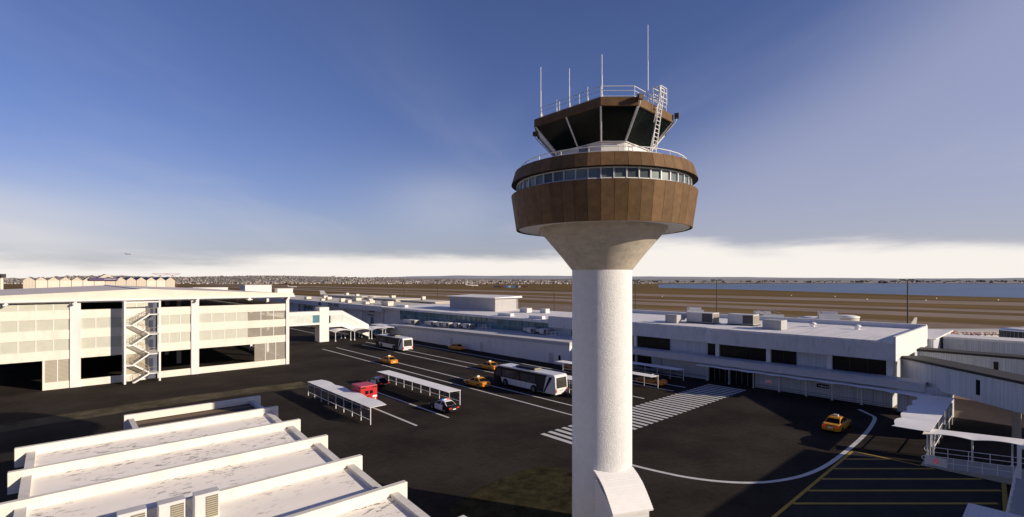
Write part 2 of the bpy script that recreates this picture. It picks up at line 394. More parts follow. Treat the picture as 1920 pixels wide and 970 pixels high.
# worn verge between the car park and the road, lawn at the tower foot
def strip(pts, wd, z, jit=.25):
    m = MB(); a = []; b = []
    for i, (x, y) in enumerate(pts):
        a.append((x, y - wd/2 + random.uniform(-jit, jit))); b.append((x, y + wd/2 + random.uniform(-jit, jit)))
    for i in range(len(pts)-1): m.add([(*a[i], z), (*a[i+1], z), (*b[i+1], z), (*b[i], z)], [(0,1,2,3)])
    return m
def G_(x, y):
    d = FPX*HCAM/(y-526); return cw((x-960)/FPX*d, d)
struct('grass_verge', strip([(-60 + k*3.2, 80.2 + .9*math.sin(k*.35) + k*.1) for k in range(29)], 4.6, .03, .35), VERGE)
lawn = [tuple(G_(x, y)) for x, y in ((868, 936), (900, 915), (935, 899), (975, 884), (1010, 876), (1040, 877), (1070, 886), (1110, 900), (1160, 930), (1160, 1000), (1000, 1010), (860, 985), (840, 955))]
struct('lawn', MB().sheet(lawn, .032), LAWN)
# painted markings
mb = MB(); z = .030; lw = .16
for x, y0, y1 in ((30.6, 50.2, 78), (35.3, 50.5, 78), (47.5, 39.8, 122), (51.1, 39.8, 122.3), (58.5, 39.8, 123), (61.8, 39.8, 128), (69.3, 39.5, 118), (73.0, 39.5, 66), (59.6, 150, 190), (66.5, 150, 215)):
    mb.sheet(rect(x-lw, x+lw, y0, y1), z)
struct('lane_markings', mb, PAINT)
mb = MB()
for k in range(35):
    x = 39.0 + k*1.135; mb.sheet(rect(x, x+.6, 32.2, 38.3), .030)
struct('zebra_crossing', mb, PAINT)
def G(x, y, z=0):
    d = FPX*(HCAM-z)/(y-526); return Vector((*cw((x-960)/FPX*d, d), z))
def spline(P, n=10):
    out = []
    for i in range(len(P)-1):
        p0 = P[max(i-1, 0)]; p1 = P[i]; p2 = P[i+1]; p3 = P[min(i+2, len(P)-1)]
        for k in range(n):
            t = k/n
            out.append(.5*((2*p1)+(p2-p0)*t+(2*p0-5*p1+4*p2-p3)*t*t+(3*p1-p0-3*p2+p3)*t**3))
    return out + [P[-1]]
ctrl = [Vector(v) for v in ((78.3, 21.0, 0), (73.6, 16.4, 0), (69.8, 14.6, 0), (66, 14.1, 0), (60.5, 14.6, 0), (54.5, 15.5, 0), (49.5, 17.2, 0), (45.3, 19.9, 0), (41.9, 23.3, 0), (39.4, 27.2, 0), (37.5, 30.3, 0), (35.2, 32.6, 0), (30.5, 35.0, 0))]
ctrl = [G(1610, 768), G(1629, 777), G(1640, 784), G(1634, 799), G(1616, 821), G(1585, 848), G(1550, 873), G(1510, 891), G(1460, 902), G(1410, 906), G(1350, 903.5), G(1290, 896), G(1240, 886), G(1186, 873), G(1100, 850)]
cv = spline(ctrl); mb = MB()
for i in range(len(cv)-1):
    def nrm(j):
        t = (cv[min(j+1, len(cv)-1)] - cv[max(j-1, 0)]); t.normalize(); return Vector((-t.y, t.x, 0))
    a, b = nrm(i)*.20, nrm(i+1)*.20
    mb.quad((*(cv[i]-a)[:2], .030), (*(cv[i]+a)[:2], .030), (*(cv[i+1]+b)[:2], .030), (*(cv[i+1]-b)[:2], .030))
struct('curved_edge_line', mb, PAINT)
struct('bay_surface', MB().sheet(rect(30, 58.2, 2.8, 13.6), .027), BAYP)
mb = MB(); yw = .13; z = .031
mb.sheet(rect(30, 58.3, 13.5, 13.5+2*yw), z).sheet(rect(58.05, 58.3, 8.4, 13.5), z).sheet([(49, 2.2), (58.2, 2.8), (58.2, 3.1), (49, 2.5)], z)
# diagonal hatching: lines at right angles to the view heading, clipped to the bay
for yy in (861.8, 879.7, 899, 920.7, 945, 975, 1010):
    d = FPX*HCAM/(yy-526)
    # points on the line with Y = 13.6 (left end) and Y = 2.9 or X = 58.1 (right end)
    xl = (CT*d - 13.5)/ST; xr = (CT*d - 3.0)/ST
    xr = min(xr, (58.1 - ST*d)/CT)
    if xr <= xl: continue
    h = .15
    mb.quad((*cw(xl, d-h), z+.003), (*cw(xr, d-h), z+.003), (*cw(xr, d+h), z+.003), (*cw(xl, d+h), z+.003))
struct('yellow_hatching', mb, YPAINT)
# ------------------------------------------------------------------ control tower
TX, TY = cw(6.03, 33.2)
tw = thing('control_tower', 'tall white control tower with a bronze clad drum and dark glass cab', 'control tower', (TX, TY, 0))
tw.rotation_euler = (0, 0, -TH)
ORG[tw.name] = Vector((0, 0, 0))                       # built in its own axes: x right, y away
tw.location = (TX, TY, 0)
MB().lathe([(1.98, 0), (1.98, 17.68)], 64).build('shaft', PLASTER, tw)
prof = [(1.98, 17.68), (2.04, 17.74)] + [(2.06 + (4.22-2.06)*t, 17.74 + 2.62*t**.93) for t in [k/10 for k in range(1, 11)]] + [(4.22, 20.5)]
MB().lathe(prof, 64, cap=False).build('flared_neck', CONC, tw)
MB().lathe([(3.9, 20.50), (5.60, 20.40)], 64, cap=False).lathe([(5.55, 20.36), (5.55, 20.42)], 64, cap=False).build('soffit', METALW, tw)
NP = 50
def clad(r0, z0, r1, z1, name, ph=0):
    m = MB(); rr = random.Random(3)
    for k in range(NP):
        a0 = 2*PI*(k+ph)/NP + .0016; a1 = 2*PI*(k+1+ph)/NP - .0016
        sh = rr.uniform(.70, 1.14)
        P = lambda a, r, z: (r*math.cos(a), r*math.sin(a), z)
        o = .07
        m.add([P(a0, r0, z0), P(a1, r0, z0), P(a1, r1, z1), P(a0, r1, z1), P(a0, r0-o, z0), P(a1, r0-o, z0), P(a1, r1-o, z1), P(a0, r1-o, z1)],
              [(0,1,2,3), (4,7,6,5), (0,4,5,1), (1,5,6,2), (2,6,7,3), (3,7,4,0)], 0, sh)
    m.lathe([(r0-.05, z0+.02), (r1-.05, z1-.02)], NP, m=1, cap=False)
    return m.build(name, [BRONZE, DARKGAP], tw)
clad(5.74, 20.33, 6.08, 22.62, 'lower_cladding')
clad(6.08, 23.36, 5.84, 24.16, 'upper_cladding')
MB().lathe([(6.04, 22.62), (5.66, 22.66)], 64, cap=False).lathe([(5.64, 23.36), (6.04, 23.36)], 64, cap=False).build('cladding_ledge', DARKGAP, tw)
# window ring
m = MB(); g = MB(); rr = random.Random(5); R = 5.68
for k in range(NP):
    a = 2*PI*k/NP; c0 = (R*math.cos(a), R*math.sin(a))
    m.obox((c0[0], c0[1], 23.02), (.10, .065, .66), a)
    a2 = 2*PI*(k+1)/NP; P = lambda q, r, z: (r*math.cos(q), r*math.sin(q), z)
    g.quad(P(a, R-.03, 22.78), P(a2, R-.03, 22.78), P(a2, R-.03, 23.27), P(a, R-.03, 23.27), 0, rr.choice((.4, .9, 1.1, 1.3, 1.5, 1.6)))
m.lathe([(5.62, 22.66), (5.71, 22.66), (5.71, 22.75), (5.62, 22.75)], NP, cap=False).lathe([(5.62, 23.29), (5.71, 23.29), (5.71, 23.36), (5.62, 23.36)], NP, cap=False)
wb = m.build('office_window_ring', METALW, tw); g.build('pane', GLASSBAND, wb)
MB().lathe([(5.8, 24.05), (2.5, 24.06)], 64, cap=False).build('balcony_deck', CONC, tw)
m = MB(); RB = 5.40; n = 40
for z, r in ((24.56, .028), (24.30, .015)):
    m.path([(RB*math.cos(2*PI*k/n), RB*math.sin(2*PI*k/n), z) for k in range(n+1)], r, 6)
for k in range(0, n, 2): m.tube((RB*math.cos(2*PI*k/n), RB*math.sin(2*PI*k/n), 24.0), (RB*math.cos(2*PI*k/n), RB*math.sin(2*PI*k/n), 24.56), .022, 6)
m.build('balcony_railing', METALW, tw)
# glass cab
U0 = [(-4.45, -.95), (-.93, -4.82), (1.16, -4.84), (4.08, -1.8)]
UP = U0 + [(-x, -y) for x, y in U0]; NU = 8
ZL, ZU = 25.40, 27.0; SL = .69
LO = [(x*SL, y*SL) for x, y in UP]
MB().prism([(x*.985, y*.985) for x, y in LO], 24.05, ZL).build('cab_base_wall', WHITE, tw)
cab_mul = MB()
for i in range(NU):
    a, b = LO[i], LO[(i+1) % NU]; A, B = UP[i], UP[(i+1) % NU]
    nsplit = 2 if math.dist(A, B) > 4.6 else 1
    for s in range(nsplit):
        t0, t1 = s/nsplit, (s+1)/nsplit
        lp = lambda p, q, t: (p[0]+(q[0]-p[0])*t, p[1]+(q[1]-p[1])*t)
        p0, p1, p2, p3 = lp(a, b, t0), lp(a, b, t1), lp(A, B, t1), lp(A, B, t0)
        MB().quad((*p0, ZL), (*p1, ZL), (*p2, ZU), (*p3, ZU)).build('cab_window', GLASSDARK, tw)
        k = 1.008
        cab_mul.tube((p0[0]*k, p0[1]*k, ZL), (p3[0]*k, p3[1]*k, ZU), .055, 6)
    cab_mul.tube((a[0]*1.006, a[1]*1.006, ZL), (b[0]*1.006, b[1]*1.006, ZL), .035, 6)
cab_mul.build('cab_mullions', METALW, tw)
MB().prism([(x*1.03, y*1.03) for x, y in UP], 27.0, 27.48, 0, .85).build('cab_fascia', BRONZE, tw)
MB().prism([(x*1.0, y*1.0) for x, y in UP], 27.48, 27.54).build('cab_roof', ROOFDARK, tw)
MB().prism([(x*.97, y*.97) for x, y in LO], ZL, ZL+.03).build('cab_floor', PLASTD, tw)
bx = MB()
MB().obox((-1.62, -2.47, 24.75), (.62, .06, 1.05), math.atan2(-3.87, 3.45)).build('balcony_door', mat('blue_grey_door', (.13, .15, .20), .4), tw)
for i in (2, 3, 7, 6):
    x, y = UP[i]; k = 1.075; ang = math.atan2(y, x)
    d = MB().obox((x*k, y*k, 27.40), (.27, .27, .30), ang).build('rain_head', mat('bronze_plain', (.10, .062, .038), .6), tw)
    MB().path([(x*k, y*k, 27.23), (x*1.06, y*1.06, 27.05), (x*1.02, y*1.02, 26.85), (LO[i][0]*1.04, LO[i][1]*1.04, ZL)], .03, 6).build('downpipe', METALW, tw)
# roof railing
m = MB(); RP = [(x*.93, y*.93) for x, y in UP]
for i in range(NU):
    a, b = RP[i], RP[(i+1) % NU]
    for z, r in ((28.28, .022), (28.02, .016), (27.70, .016)): m.tube((*a, z), (*b, z), r, 6)
    L_ = math.dist(a, b); k = max(1, round(L_/1.6))
    for j in range(k):
        p = (a[0]+(b[0]-a[0])*j/k, a[1]+(b[1]-a[1])*j/k); m.tube((*p, 27.5), (*p, 28.28), .022, 6)
m.build('roof_railing', METALW, tw)
for x, y, z1, r in ((-4.15, -.85, 30.95, .035), (-2.5, -2.75, 30.05, .035), (-.78, -4.3, 30.2, .04), (2.1, -3.6, 32.3, .035), (-3.2, -1.9, 28.45, .02), (3.25, -2.3, 29.2, .02), (-1.5, -3.6, 28.6, .03)):
    MB().tube((x, y, 27.5), (x, y, 27.5+(z1-27.5)*.55), r, 6).tube((x, y, 27.5+(z1-27.5)*.55), (x, y, z1), r*.65, 6).tube((x, y, 27.5), (x, y, 27.9), r*1.7, 6).build('antenna', METALW, tw)
# ladder up the outside of the cab
m = MB(); t_ = Vector((.7, .7, 0)); b0 = Vector((2.5, -3.10, 24.05)); b1 = Vector((2.92, -3.72, 28.45))
for s in (-.24, .24): m.tube(b0+t_*s, b1+t_*s, .04, 6)
for k in range(1, 19): p = b0+(b1-b0)*k/19; m.tube(p-t_*.24, p+t_*.24, .02, 6)
m.tube(b1-t_*.21, b1+t_*.21, .03)
q0 = Vector((2.1, -3.45, 24.05)); q1 = Vector((2.72, -4.12, 27.55)); q2 = q1 + Vector((-.05, .05, .95))
m.path([q0, q1, q2], .03); m.tube(b0+(b1-b0)*.42-t_*.21, q0+(q1-q0)*.56, .022)
for f, h in ((.72, 1.0), (.86, .62)):
    m.tube(b0+(b1-b0)*f-t_*.21, q0+(q2-q0)*min(h, 1)*f, .02)
for s in (-.26, .26):
    e = Vector((2.75, -3.05, 27.55)); m.path([e+t_*s*1.6, e+t_*s*1.6+Vector((0, 0, 1.0)), b1+t_*s], .024)
m.tube(e-t_*.4+Vector((0,0,.5)), b0+(b1-b0)*.86-t_*.21, .02)
cg = [Vector((2.45, -3.45, 27.56)), Vector((2.95, -2.95, 27.56)), Vector((3.3, -3.35, 27.56)), Vector((2.8, -3.85, 27.56))]
for i in range(4):
    for z in (.35, .68, 1.02): m.tube(cg[i]+Vector((0, 0, z)), cg[(i+1) % 4]+Vector((0, 0, z)), .024, 6)
    m.tube(cg[i], cg[i]+Vector((0, 0, 1.02)), .03, 6)
for k in range(1, 12): m.tube(q0+(q1-q0)*k/12, b0+(b1-b0)*(k/12*.78)-t_*.24, .012, 5) if k % 3 == 0 else None
m.build('access_ladder', METALW, tw)
# entrance lobby with a curved ribbed roof
ax = Vector((7.2-6.02, 29.3-33.2, 0)); ax.normalize(); sd = Vector((-ax.y, ax.x, 0))
prof = [(1.2, 4.98), (1.75, 4.92), (2.3, 4.72), (2.85, 4.42), (3.3, 4.05), (3.7, 3.65), (4.05, 3.28)]
m = MB()
rings = []
for r, z in prof:
    rings.append((r, z))
nrib = 26
for j in range(len(prof)-1):
    r0, z0 = prof[j]; r1, z1 = prof[j+1]
    m.add([ax*r0 - sd*1.35 + Vector((0,0,z0)), ax*r0 + sd*1.35 + Vector((0,0,z0)), ax*r1 + sd*1.35 + Vector((0,0,z1)), ax*r1 - sd*1.35 + Vector((0,0,z1)),
           ax*r0 - sd*1.35 + Vector((0,0,z0-.1)), ax*r0 + sd*1.35 + Vector((0,0,z0-.1)), ax*r1 + sd*1.35 + Vector((0,0,z1-.1)), ax*r1 - sd*1.35 + Vector((0,0,z1-.1))],
          [(0,1,2,3), (7,6,5,4), (0,4,5,1), (1,5,6,2), (2,6,7,3), (3,7,4,0)])
seg = []
tot = 20
for k in range(tot):
    f = k/(tot-1)*(len(prof)-1.001); j = int(f); u = f-j
    r = prof[j][0]*(1-u)+prof[j+1][0]*u; z = prof[j][1]*(1-u)+prof[j+1][1]*u
    m.tube(ax*r - sd*1.36 + Vector((0,0,z+.005)), ax*r + sd*1.36 + Vector((0,0,z-.004)), .018, 6)
en = m.build('lobby_roof', METALW, tw)
m = MB()
pl = [ax*3.75 - sd*1.25, ax*3.75 + sd*1.25, ax*1.0 + sd*1.25, ax*1.0 - sd*1.25]
m.prism([(p.x, p.y) for p in pl], 0, [3.45, 3.45, 4.8, 4.8])
m.build('lobby_wall', mat('ribbed_white_wall', (.78, .77, .75), .7, .05, 1, stripes=((0, 0, 1), .22, .85, .25)), tw)
# ------------------------------------------------------------------ multi-storey car park
cp = thing('car_park_building', 'multi-storey cream car park with louvred bays and an outside stair', 'car park', (10, 105, 0))
YF = 105.0; XL, XR = -14.0, 34.0; YB = 205.0
cols = [(-14, -12.8), (.8, 2.1), (17.1, 18.3), (33.4, 34.0)]
for a, b in cols: MB().box(a, b, YF-.28, YF+.6, 0, 13.45).build('column', WHITE, cp)
bays = [(-12.8, .8), (2.1, 7.45), (7.7, 10.8), (12.2, 17.1), (18.3, 33.4)]
def bandset(x0, x1, z0, z1): return MB().box(x0, x1, YF-.1, YF+.12, z0, z1).build('parapet_band', CREAM, cp)
for z0, z1 in ((10.9, 12.3), (7.75, 9.2), (4.6, 6.0)):
    for a, b in ((-12.8, .8), (2.1, 10.8), (12.15, 17.1), (18.3, 33.4)): bandset(a, b, z0, z1)
for a, b in ((-2.1, .8), (2.1, 10.8), (12.15, 17.1), (18.3, 33.4)): bandset(a, b, 0, 1.17)
MB().box(-2.35, -2.1, YF-.12, YF+.3, 0, 4.6).build('column', CREAM, cp)
def louvre(x0, x1, z0, z1, m=LOUV, nm='louvre_panel', posts=0):
    l = MB().box(x0, x1, YF-.02, YF+.03, z0, z1).build(nm, m, cp)
    if posts:
        p = MB()
        for k in range(1, posts+1): x = x0+(x1-x0)*k/(posts+1); p.box(x-.05, x+.05, YF-.07, YF-.025, z0, z1)
        p.build('louvre_frame', METALW, l)
for z0, z1 in ((9.2, 10.9), (6.0, 7.75)):
    louvre(-12.8, .8, z0, z1, posts=6); louvre(2.1, 7.6, z0, z1, posts=2); louvre(7.6, 10.8, z0, z1, posts=1)
    louvre(12.15, 17.1, z0, z1, posts=2); louvre(18.3, 26.4, z0, z1, posts=3); louvre(26.4, 33.4, z0, z1, MESHS, 'mesh_panel', 2)
louvre(-12.8, .8, 12.3, 13.3, posts=6); louvre(7.6, 10.8, 12.3, 13.3, posts=1)
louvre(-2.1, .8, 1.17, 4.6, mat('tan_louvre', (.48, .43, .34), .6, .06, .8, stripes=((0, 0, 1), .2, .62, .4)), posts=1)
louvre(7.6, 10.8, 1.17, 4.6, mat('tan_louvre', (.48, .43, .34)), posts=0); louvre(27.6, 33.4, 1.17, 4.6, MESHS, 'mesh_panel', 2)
# door recess beside the stair
NAVY = mat('dark_blue_recess', (.10, .11, .16), .5)
MB().box(10.8, 12.15, YF+.35, YF+.5, 0, 13.4).build('stair_lobby_wall', NAVY, cp)
for z in (1.42, 4.68, 8.0, 11.31):
    MB().box(11.0, 11.55, YF+.28, YF+.33, z, z+2.1).build('stair_door', mat('dark_blue_door', (.03, .04, .07), .4), cp)
# floors, back and side walls
for z in (5.0, 8.15, 11.3):
    MB().box(XL+.1, XR-.2, YF+.15, YB-.4, z-.35, z).build('floor_slab', mat('grey_floor_slab', (.26, .25, .24), .8, .1, .5), cp)
SIDE = [(105.6, 106.4), (118, 119.2), (131, 132.2), (144, 145.2), (157, 158.2), (170, 171.2), (183, 184.2), (203, 204.2)]
for a, b in SIDE: MB().box(XR-.5, XR, a, b, 0, 13.4).build('column', WHITE, cp)
for z0, z1 in ((10.9, 12.3), (7.75, 9.2), (4.6, 6.0), (0, 1.17)):
    MB().box(XR-.2, XR-.05, YF+.62, YB, z0, z1).build('parapet_band', CREAM, cp)
for z0, z1 in ((9.2, 10.9), (6.0, 7.75)):
    MB().box(XR-.14, XR-.1, YF+.62, YB, z0, z1).build('mesh_panel', MESHS, cp)
MB().box(XL, XR, YB-.3, YB, 0, 13.4).build('rear_wall', CREAM, cp)
MB().box(XL, XL+.3, YF+.7, YB-.4, 4.6, 13.4).build('side_wall', CREAM, cp)
inner = MB()
for y in (121, 137, 153):
    for x in (1.4, 17.6): inner.box(x-.35, x+.35, y-.35, y+.35, 0, 13.4)
inner.build('inner_columns', CREAM, cp)
# low gable roof
AX = 10.2; ZR, ZE = 15.45, 14.3
m = MB().prism([(XL-.6, YF-.7), (AX, YF-.7), (AX, YB+.6), (XL-.6, YB+.6)], [13.95, 13.95, 13.95, 13.95], [ZE, ZR, ZR, ZE])
m.prism([(AX, YF-.7), (XR+.7, YF-.7), (XR+.7, YB+.6), (AX, YB+.6)], [13.95]*4, [ZR, ZE, ZE, ZR])
rf = m.build('roof', ROOFG, cp)
MB().add([(XL-.7, YF-.75, 13.9), (XR+.8, YF-.75, 13.9), (XR+.8, YF-.75, ZE+.06), (AX, YF-.75, ZR+.1), (XL-.7, YF-.75, ZE+.06)], [(0,1,2,3,4)]).build('gable_fascia', mat('tan_fascia', (.78, .71, .60), .8, .06, .8), rf)
MB().box(AX-.5, AX+.5, YF-.78, YB, ZR+.02, ZR+.12).build('ridge_cap', WHITE, rf)
gt = MB().tube((XL-.7, YF-.95, 13.78), (XR+.9, YF-.95, 13.78), .17, 8).build('gutter', METALW, cp)
for x in (-9, -6.2, 1.45, 18.0, 26.5, 33.7):
    MB().box(x-.18, x+.18, YF-1.1, YF-.3, 13.35, 13.6).box(x-.35, x+.05, YF-1.2, YF-.9, 13.2, 13.42).build('gutter_bracket', METALW, cp)
MB().box(XL, XR, YF-.2, YF+.2, 13.42, 13.95).build('eave_beam', WHITE, cp)
# outside stair
st = MB()
st.box(7.35, 7.62, 102.0, 102.27, 0, 13.6).box(12.0, 12.27, 102.0, 102.27, 0, 13.6).box(7.30, 7.40, 102.28, 104.8, 0, 13.5).box(7.62, 12.0, 102.05, 102.22, 13.3, 13.5)
stair = st.build('outside_stair', METALW, cp)
for z in (9.62, 6.34, 3.02): MB().box(7.62, 8.55, 102.3, 104.8, z-.14, z).build('landing', METALW, stair)
for z in (11.31, 8.0, 4.68, 1.42): MB().box(10.75, 11.98, 102.3, 104.8, z-.14, z).build('landing', METALW, stair)
tr = MB(); hr = MB(); fl = MB()
def flight(x0, z0, x1, z1, y0, y1):
    n = 9
    for k in range(n):
        x = x0+(x1-x0)*(k+.5)/n; zz_ = z0+(z1-z0)*(k+.5)/n
        tr.box(x-.13, x+.13, y0+.06, y1-.06, zz_-.02, zz_+.05)
    for y in (y0, y1-.05):
        fl.add([(x0, y, z0-.16), (x1, y, z1-.16), (x1, y, z1+.12), (x0, y, z0+.12), (x0, y+.05, z0-.16), (x1, y+.05, z1-.16), (x1, y+.05, z1+.12), (x0, y+.05, z0+.12)],
               [(0,1,2,3), (7,6,5,4), (0,4,5,1), (1,5,6,2), (2,6,7,3), (3,7,4,0)])
        yy = y+.025
        hr.tube((x0, yy, z0+1.0), (x1, yy, z1+1.0), .03, 5); hr.tube((x0, yy, z0+.55), (x1, yy, z1+.55), .02, 5)
        for k in range(4):
            x = x0+(x1-x0)*k/3; zz_ = z0+(z1-z0)*k/3; hr.tube((x, yy, zz_), (x, yy, zz_+1.0), .025, 5)
ls = [3.02, 6.34, 9.62]; rs = [1.42, 4.68, 8.0, 11.31]
flight(8.5, 0, 10.8, rs[0], 102.35, 103.3)
for i in range(3):
    flight(10.8, rs[i], 8.5, ls[i], 103.6, 104.6); flight(8.5, ls[i], 10.8, rs[i+1], 102.35, 103.3)
fl.build('stair_stringer', METALW, stair); tr.build('stair_treads', mat('brown_tread', (.22, .17, .12), .7), stair)
for z in rs: hr.tube((10.8, 102.33, z+1.0), (11.98, 102.33, z+1.0), .03, 5)
for z in ls: hr.tube((7.62, 102.33, z+1.0), (8.55, 102.33, z+1.0), .03, 5)
hr.build('stair_handrail', mat('tan_rail', (.42, .34, .26), .5), stair)

# ------------------------------------------------------------------ near flat-roofed building
nb = thing('flat_roofed_building', 'low white flat roofed building with raised roof beams in the foreground', 'building', (5, 25, 0))
MB().box(-1.7, 12.75, 1.0, 43.6, 0, 5.28).build('wall', WHITE, nb)
ys = [43.8 - 5.22*k for k in range(9)]
m = MB()
for a, b in zip(ys[1:], ys[:-1]): m.prism([(-1.55, a+.1), (12.6, a+.1), (12.6, b-.1), (-1.55, b-.1)], 5.3, [5.52, 5.52, 5.98, 5.98])
rfm = m.build('roof', ROOFC, nb); rfm['kind'] = 'part'; del rfm['kind']
for y in ys:
    MB().box(-2.25, 13.3, y-.17, y+.17, 5.3, 6.5).build('roof_beam', CREAM, nb, bevel=.02, seg=1)
STC = mat('dirty_concrete_kerb', (.72, .68, .62), .8, .08, 1.5, dirt=.35, dscale=1.2)
for a, b in zip(ys[1:], ys[:-1]):
    for x in (12.32, -1.70): MB().prism([(x, a+.18), (x+.42, a+.18), (x+.42, b-.18), (x, b-.18)], 5.32, [5.78, 5.78, 6.16, 6.16]).build('roof_kerb', STC, nb)
MB().box(3.9, 12.9, 44.0, 48.6, 0, 5.6).build('wall', WHITE, nb)
MB().box(4.1, 12.7, 44.0, 48.5, 5.62, 5.98).build('sunken_roof', BROWNROOF, nb)
MB().box(3.5, 13.3, 48.6, 48.94, 4.4, 6.5).build('roof_beam', CREAM, nb, bevel=.02, seg=1)
for x in (3.75, 12.32): MB().box(x, x+.35, 44.0, 48.58, 5.62, 6.22).build('roof_kerb', STC, nb)
def make_ac(nm, label):
    t = thing(nm, label, 'air conditioner')
    MB().box(-.5, .5, -.28, .28, .06, 1.25).build('casing', ACBODY, t, bevel=.03)
    MB().box(-.05, .44, -.315, -.285, .14, 1.15).build('grille', GRILLE, t)
    MB().box(-.45, -.3, -.3, .3, 0, .06).box(.3, .45, -.3, .3, 0, .06).build('feet', PLASTD, t)
    MB().box(-.505, .505, -.29, .29, 1.25, 1.30).build('casing_lid', mat('grey_lid', (.62, .60, .58), .6), t)
    return t
ac = make_ac('air_conditioner', 'boxy white air conditioner with a slatted grille, rightmost of three on the near roof')
ac.location = (4.98, 26.9, 5.78)
for x, lab in ((3.62, 'boxy white air conditioner with a slatted grille, middle of three on the near roof'), (2.2, 'boxy white air conditioner with a slatted grille, leftmost of three on the near roof')):
    dup(ac, (x, 26.9, 5.78), 0, lab)
for o in (ac,): o['group'] = 'air conditioners on the near roof'
for o in bpy.data.objects:
    if o.name.startswith('air_conditioner'): o['group'] = 'air conditioners on the near roof'
# ------------------------------------------------------------------ low annex with glass-fronted hall behind
an = thing('terminal_annex', 'long low windowless white annex beside the bus lanes', 'building', (74, 100, 0))
AY0, AY1 = 64.6, 137.0
def az_(y): return 4.78 + (3.6-4.78)*(y-AY0)/(AY1-AY0)
MB().prism([(74, AY0), (83.2, AY0), (83.2, AY1), (74, AY1)], 0, [az_(AY0)-.05, az_(AY0)+.1, az_(AY1)+.1, az_(AY1)-.05]).build('wall', PANELW, an)
MB().prism([(73.85, AY0-.15), (83.2, AY0-.15), (83.2, AY1+.15), (73.85, AY1+.15)], [az_(AY0)-.75, az_(AY0)+.1, az_(AY1)+.1, az_(AY1)-.75], [az_(AY0)-.02, az_(AY0)+.16, az_(AY1)+.16, az_(AY1)-.02]).build('roof', mat('annex_roof', (.60, .585, .57), .8, .06, .4, dirt=.2, dscale=.4), an)
for y in (92.2, 69.6, 104.5):
    MB().box(73.93, 73.99, y-.55, y+.55, .05, 2.2).box(73.90, 73.93, y+.3, y+.38, 1.0, 1.15).build('door', mat('pale_grey_door', (.58, .58, .60), .6, .04), an)
MB().box(73.9, 73.98, 66.95, 67.45, .95, 1.9).build('vent_window', BLACKGLASS, an)

gh = thing('glass_fronted_hall', 'white terminal hall with a long strip of blue tinted glazing above the low annex', 'terminal hall', (83, 113, 0))
GY0, GY1 = 78.6, 147.4
MB().box(83.6, 104.8, GY0, GY1, 0, 7.1).build('wall', WHITE, gh)
MB().prism([(82.4, GY0-.2), (105.4, GY0-.2), (105.4, GY1+11.3), (82.4, GY1+11.3)], 7.15, [7.75, 8.1, 8.1, 7.75]).build('roof', ROOFW, gh)
gm = MB(); gp = MB(); rr = random.Random(11); n = 30
for k in range(n):
    y0 = GY0+.4+(GY1-GY0-.4)*k/n; y1 = GY0+.4+(GY1-GY0-.4)*(k+1)/n
    for z0, z1 in ((4.0, 5.55), (5.55, 7.12)):
        gp.quad((83.3, y0, z0), (83.3, y1, z0), (83.3, y1, z1), (83.3, y0, z1), 0, rr.uniform(.75, 1.25))
    gm.box(83.18, 83.29, y0-.04, y0+.04, 3.9, 7.14)
for z in (4.02, 5.55, 7.08): gm.box(83.2, 83.29, GY0+.45, GY1, z-.04, z+.04)
fr = gm.build('glazing_frame', mat('grey_mullion', (.34, .40, .43), .5), gh); gp.build('pane', GLASSBLUE, fr)
ph = thing('rooftop_plant_room', 'big grey windowless plant room with an overhanging white roof on the terminal', 'plant room', (93, 111, 7.8))
MB().box(93.1, 101.6, 109.8, 132.6, 7.7, 11.75).build('wall', GREYBOX, ph)
MB().prism([(92.2, 108.9), (103.0, 108.9), (103.0, 133.8), (92.2, 133.8)], [11.77]*4, [11.95, 12.3, 12.3, 11.95]).build('roof', ROOFW, ph)
for i in range(3):
    MB().tube((102.4, 110.2+i*2.4, 7.8), (102.4, 110.2+i*2.4, 11.75), .08).build('support_post', METALW, ph)

# ------------------------------------------------------------------ airline terminal further up the road
at_ = thing('airline_terminal', 'long white terminal with black airline lettering on its fascia', 'terminal', (83, 200, 0))
MB().box(84.6, 110, 158.9, 330, 0, 6.0).build('wall', mat('cool_white_wall', (.66, .66, .68), .75, .05, .6, stripes=((0, 1, 0), 4.2, .86, .03)), at_)  # slightly greyer, cooler white with evenly spaced darker joints
MB().box(82.6, 84.59, 158.8, 330, 5.95, 7.82).build('fascia', mat('fascia_white', (.74, .735, .73), .7, .04, .5), at_)
MB().box(84.6, 110, 158.9, 330, 6.02, 7.55).build('roof', ROOFBEIGE, at_)
MB().box(83.65, 84.5, 147.5, 158.7, 0, 7.1).build('wall', WHITE, at_)
for y, s in ((217.0, 'AIR'), (206.2, 'ZEALAND')):
    text('lettering', s, 1.85, TEXTD, at_, (82.55, y, 6.25), (0, -1, 0), (0, 0, 1), .03, 1.16 if s == 'AIR' else 1.38, .035)
for y0, y1, z0, z1, mm in ((227, 230.5, 2.1, 5.6, GLASSBLUE), (231.5, 235, 2.1, 5.6, GLASSBLUE), (236.5, 240, 2.1, 5.6, GLASSBLUE), (241.5, 247, 2.1, 5.6, GLASSBLUE), (168.6, 171.0, .3, 3.6, GLASSBLUE), (184, 188, .2, 3.2, GLASSBLUE), (152, 156, 3.8, 4.7, BLACKGLASS)):
    f = MB().box(84.42, 84.58, y0-.12, y1+.12, z0-.12, z1+.12).build('window', METALW, at_)
    g = MB().box(84.36, 84.415, y0, y1, z0, z1); g.build('pane', mm, f)
for y0, y1, z0, z1 in ((230.5, 237.4, 4.1, 4.75), (168.5, 173, 4.0, 4.4), (168, 172, 5.3, 5.75)):
    MB().box(84.2, 84.34, y0, y1, z0, z1).build('sign_board', PLASTD, at_)
for y in (160, 176, 192, 208, 224, 240, 256): MB().box(83.3, 83.9, y-.3, y+.3, 0, 5.94).build('column', WHITE, at_)

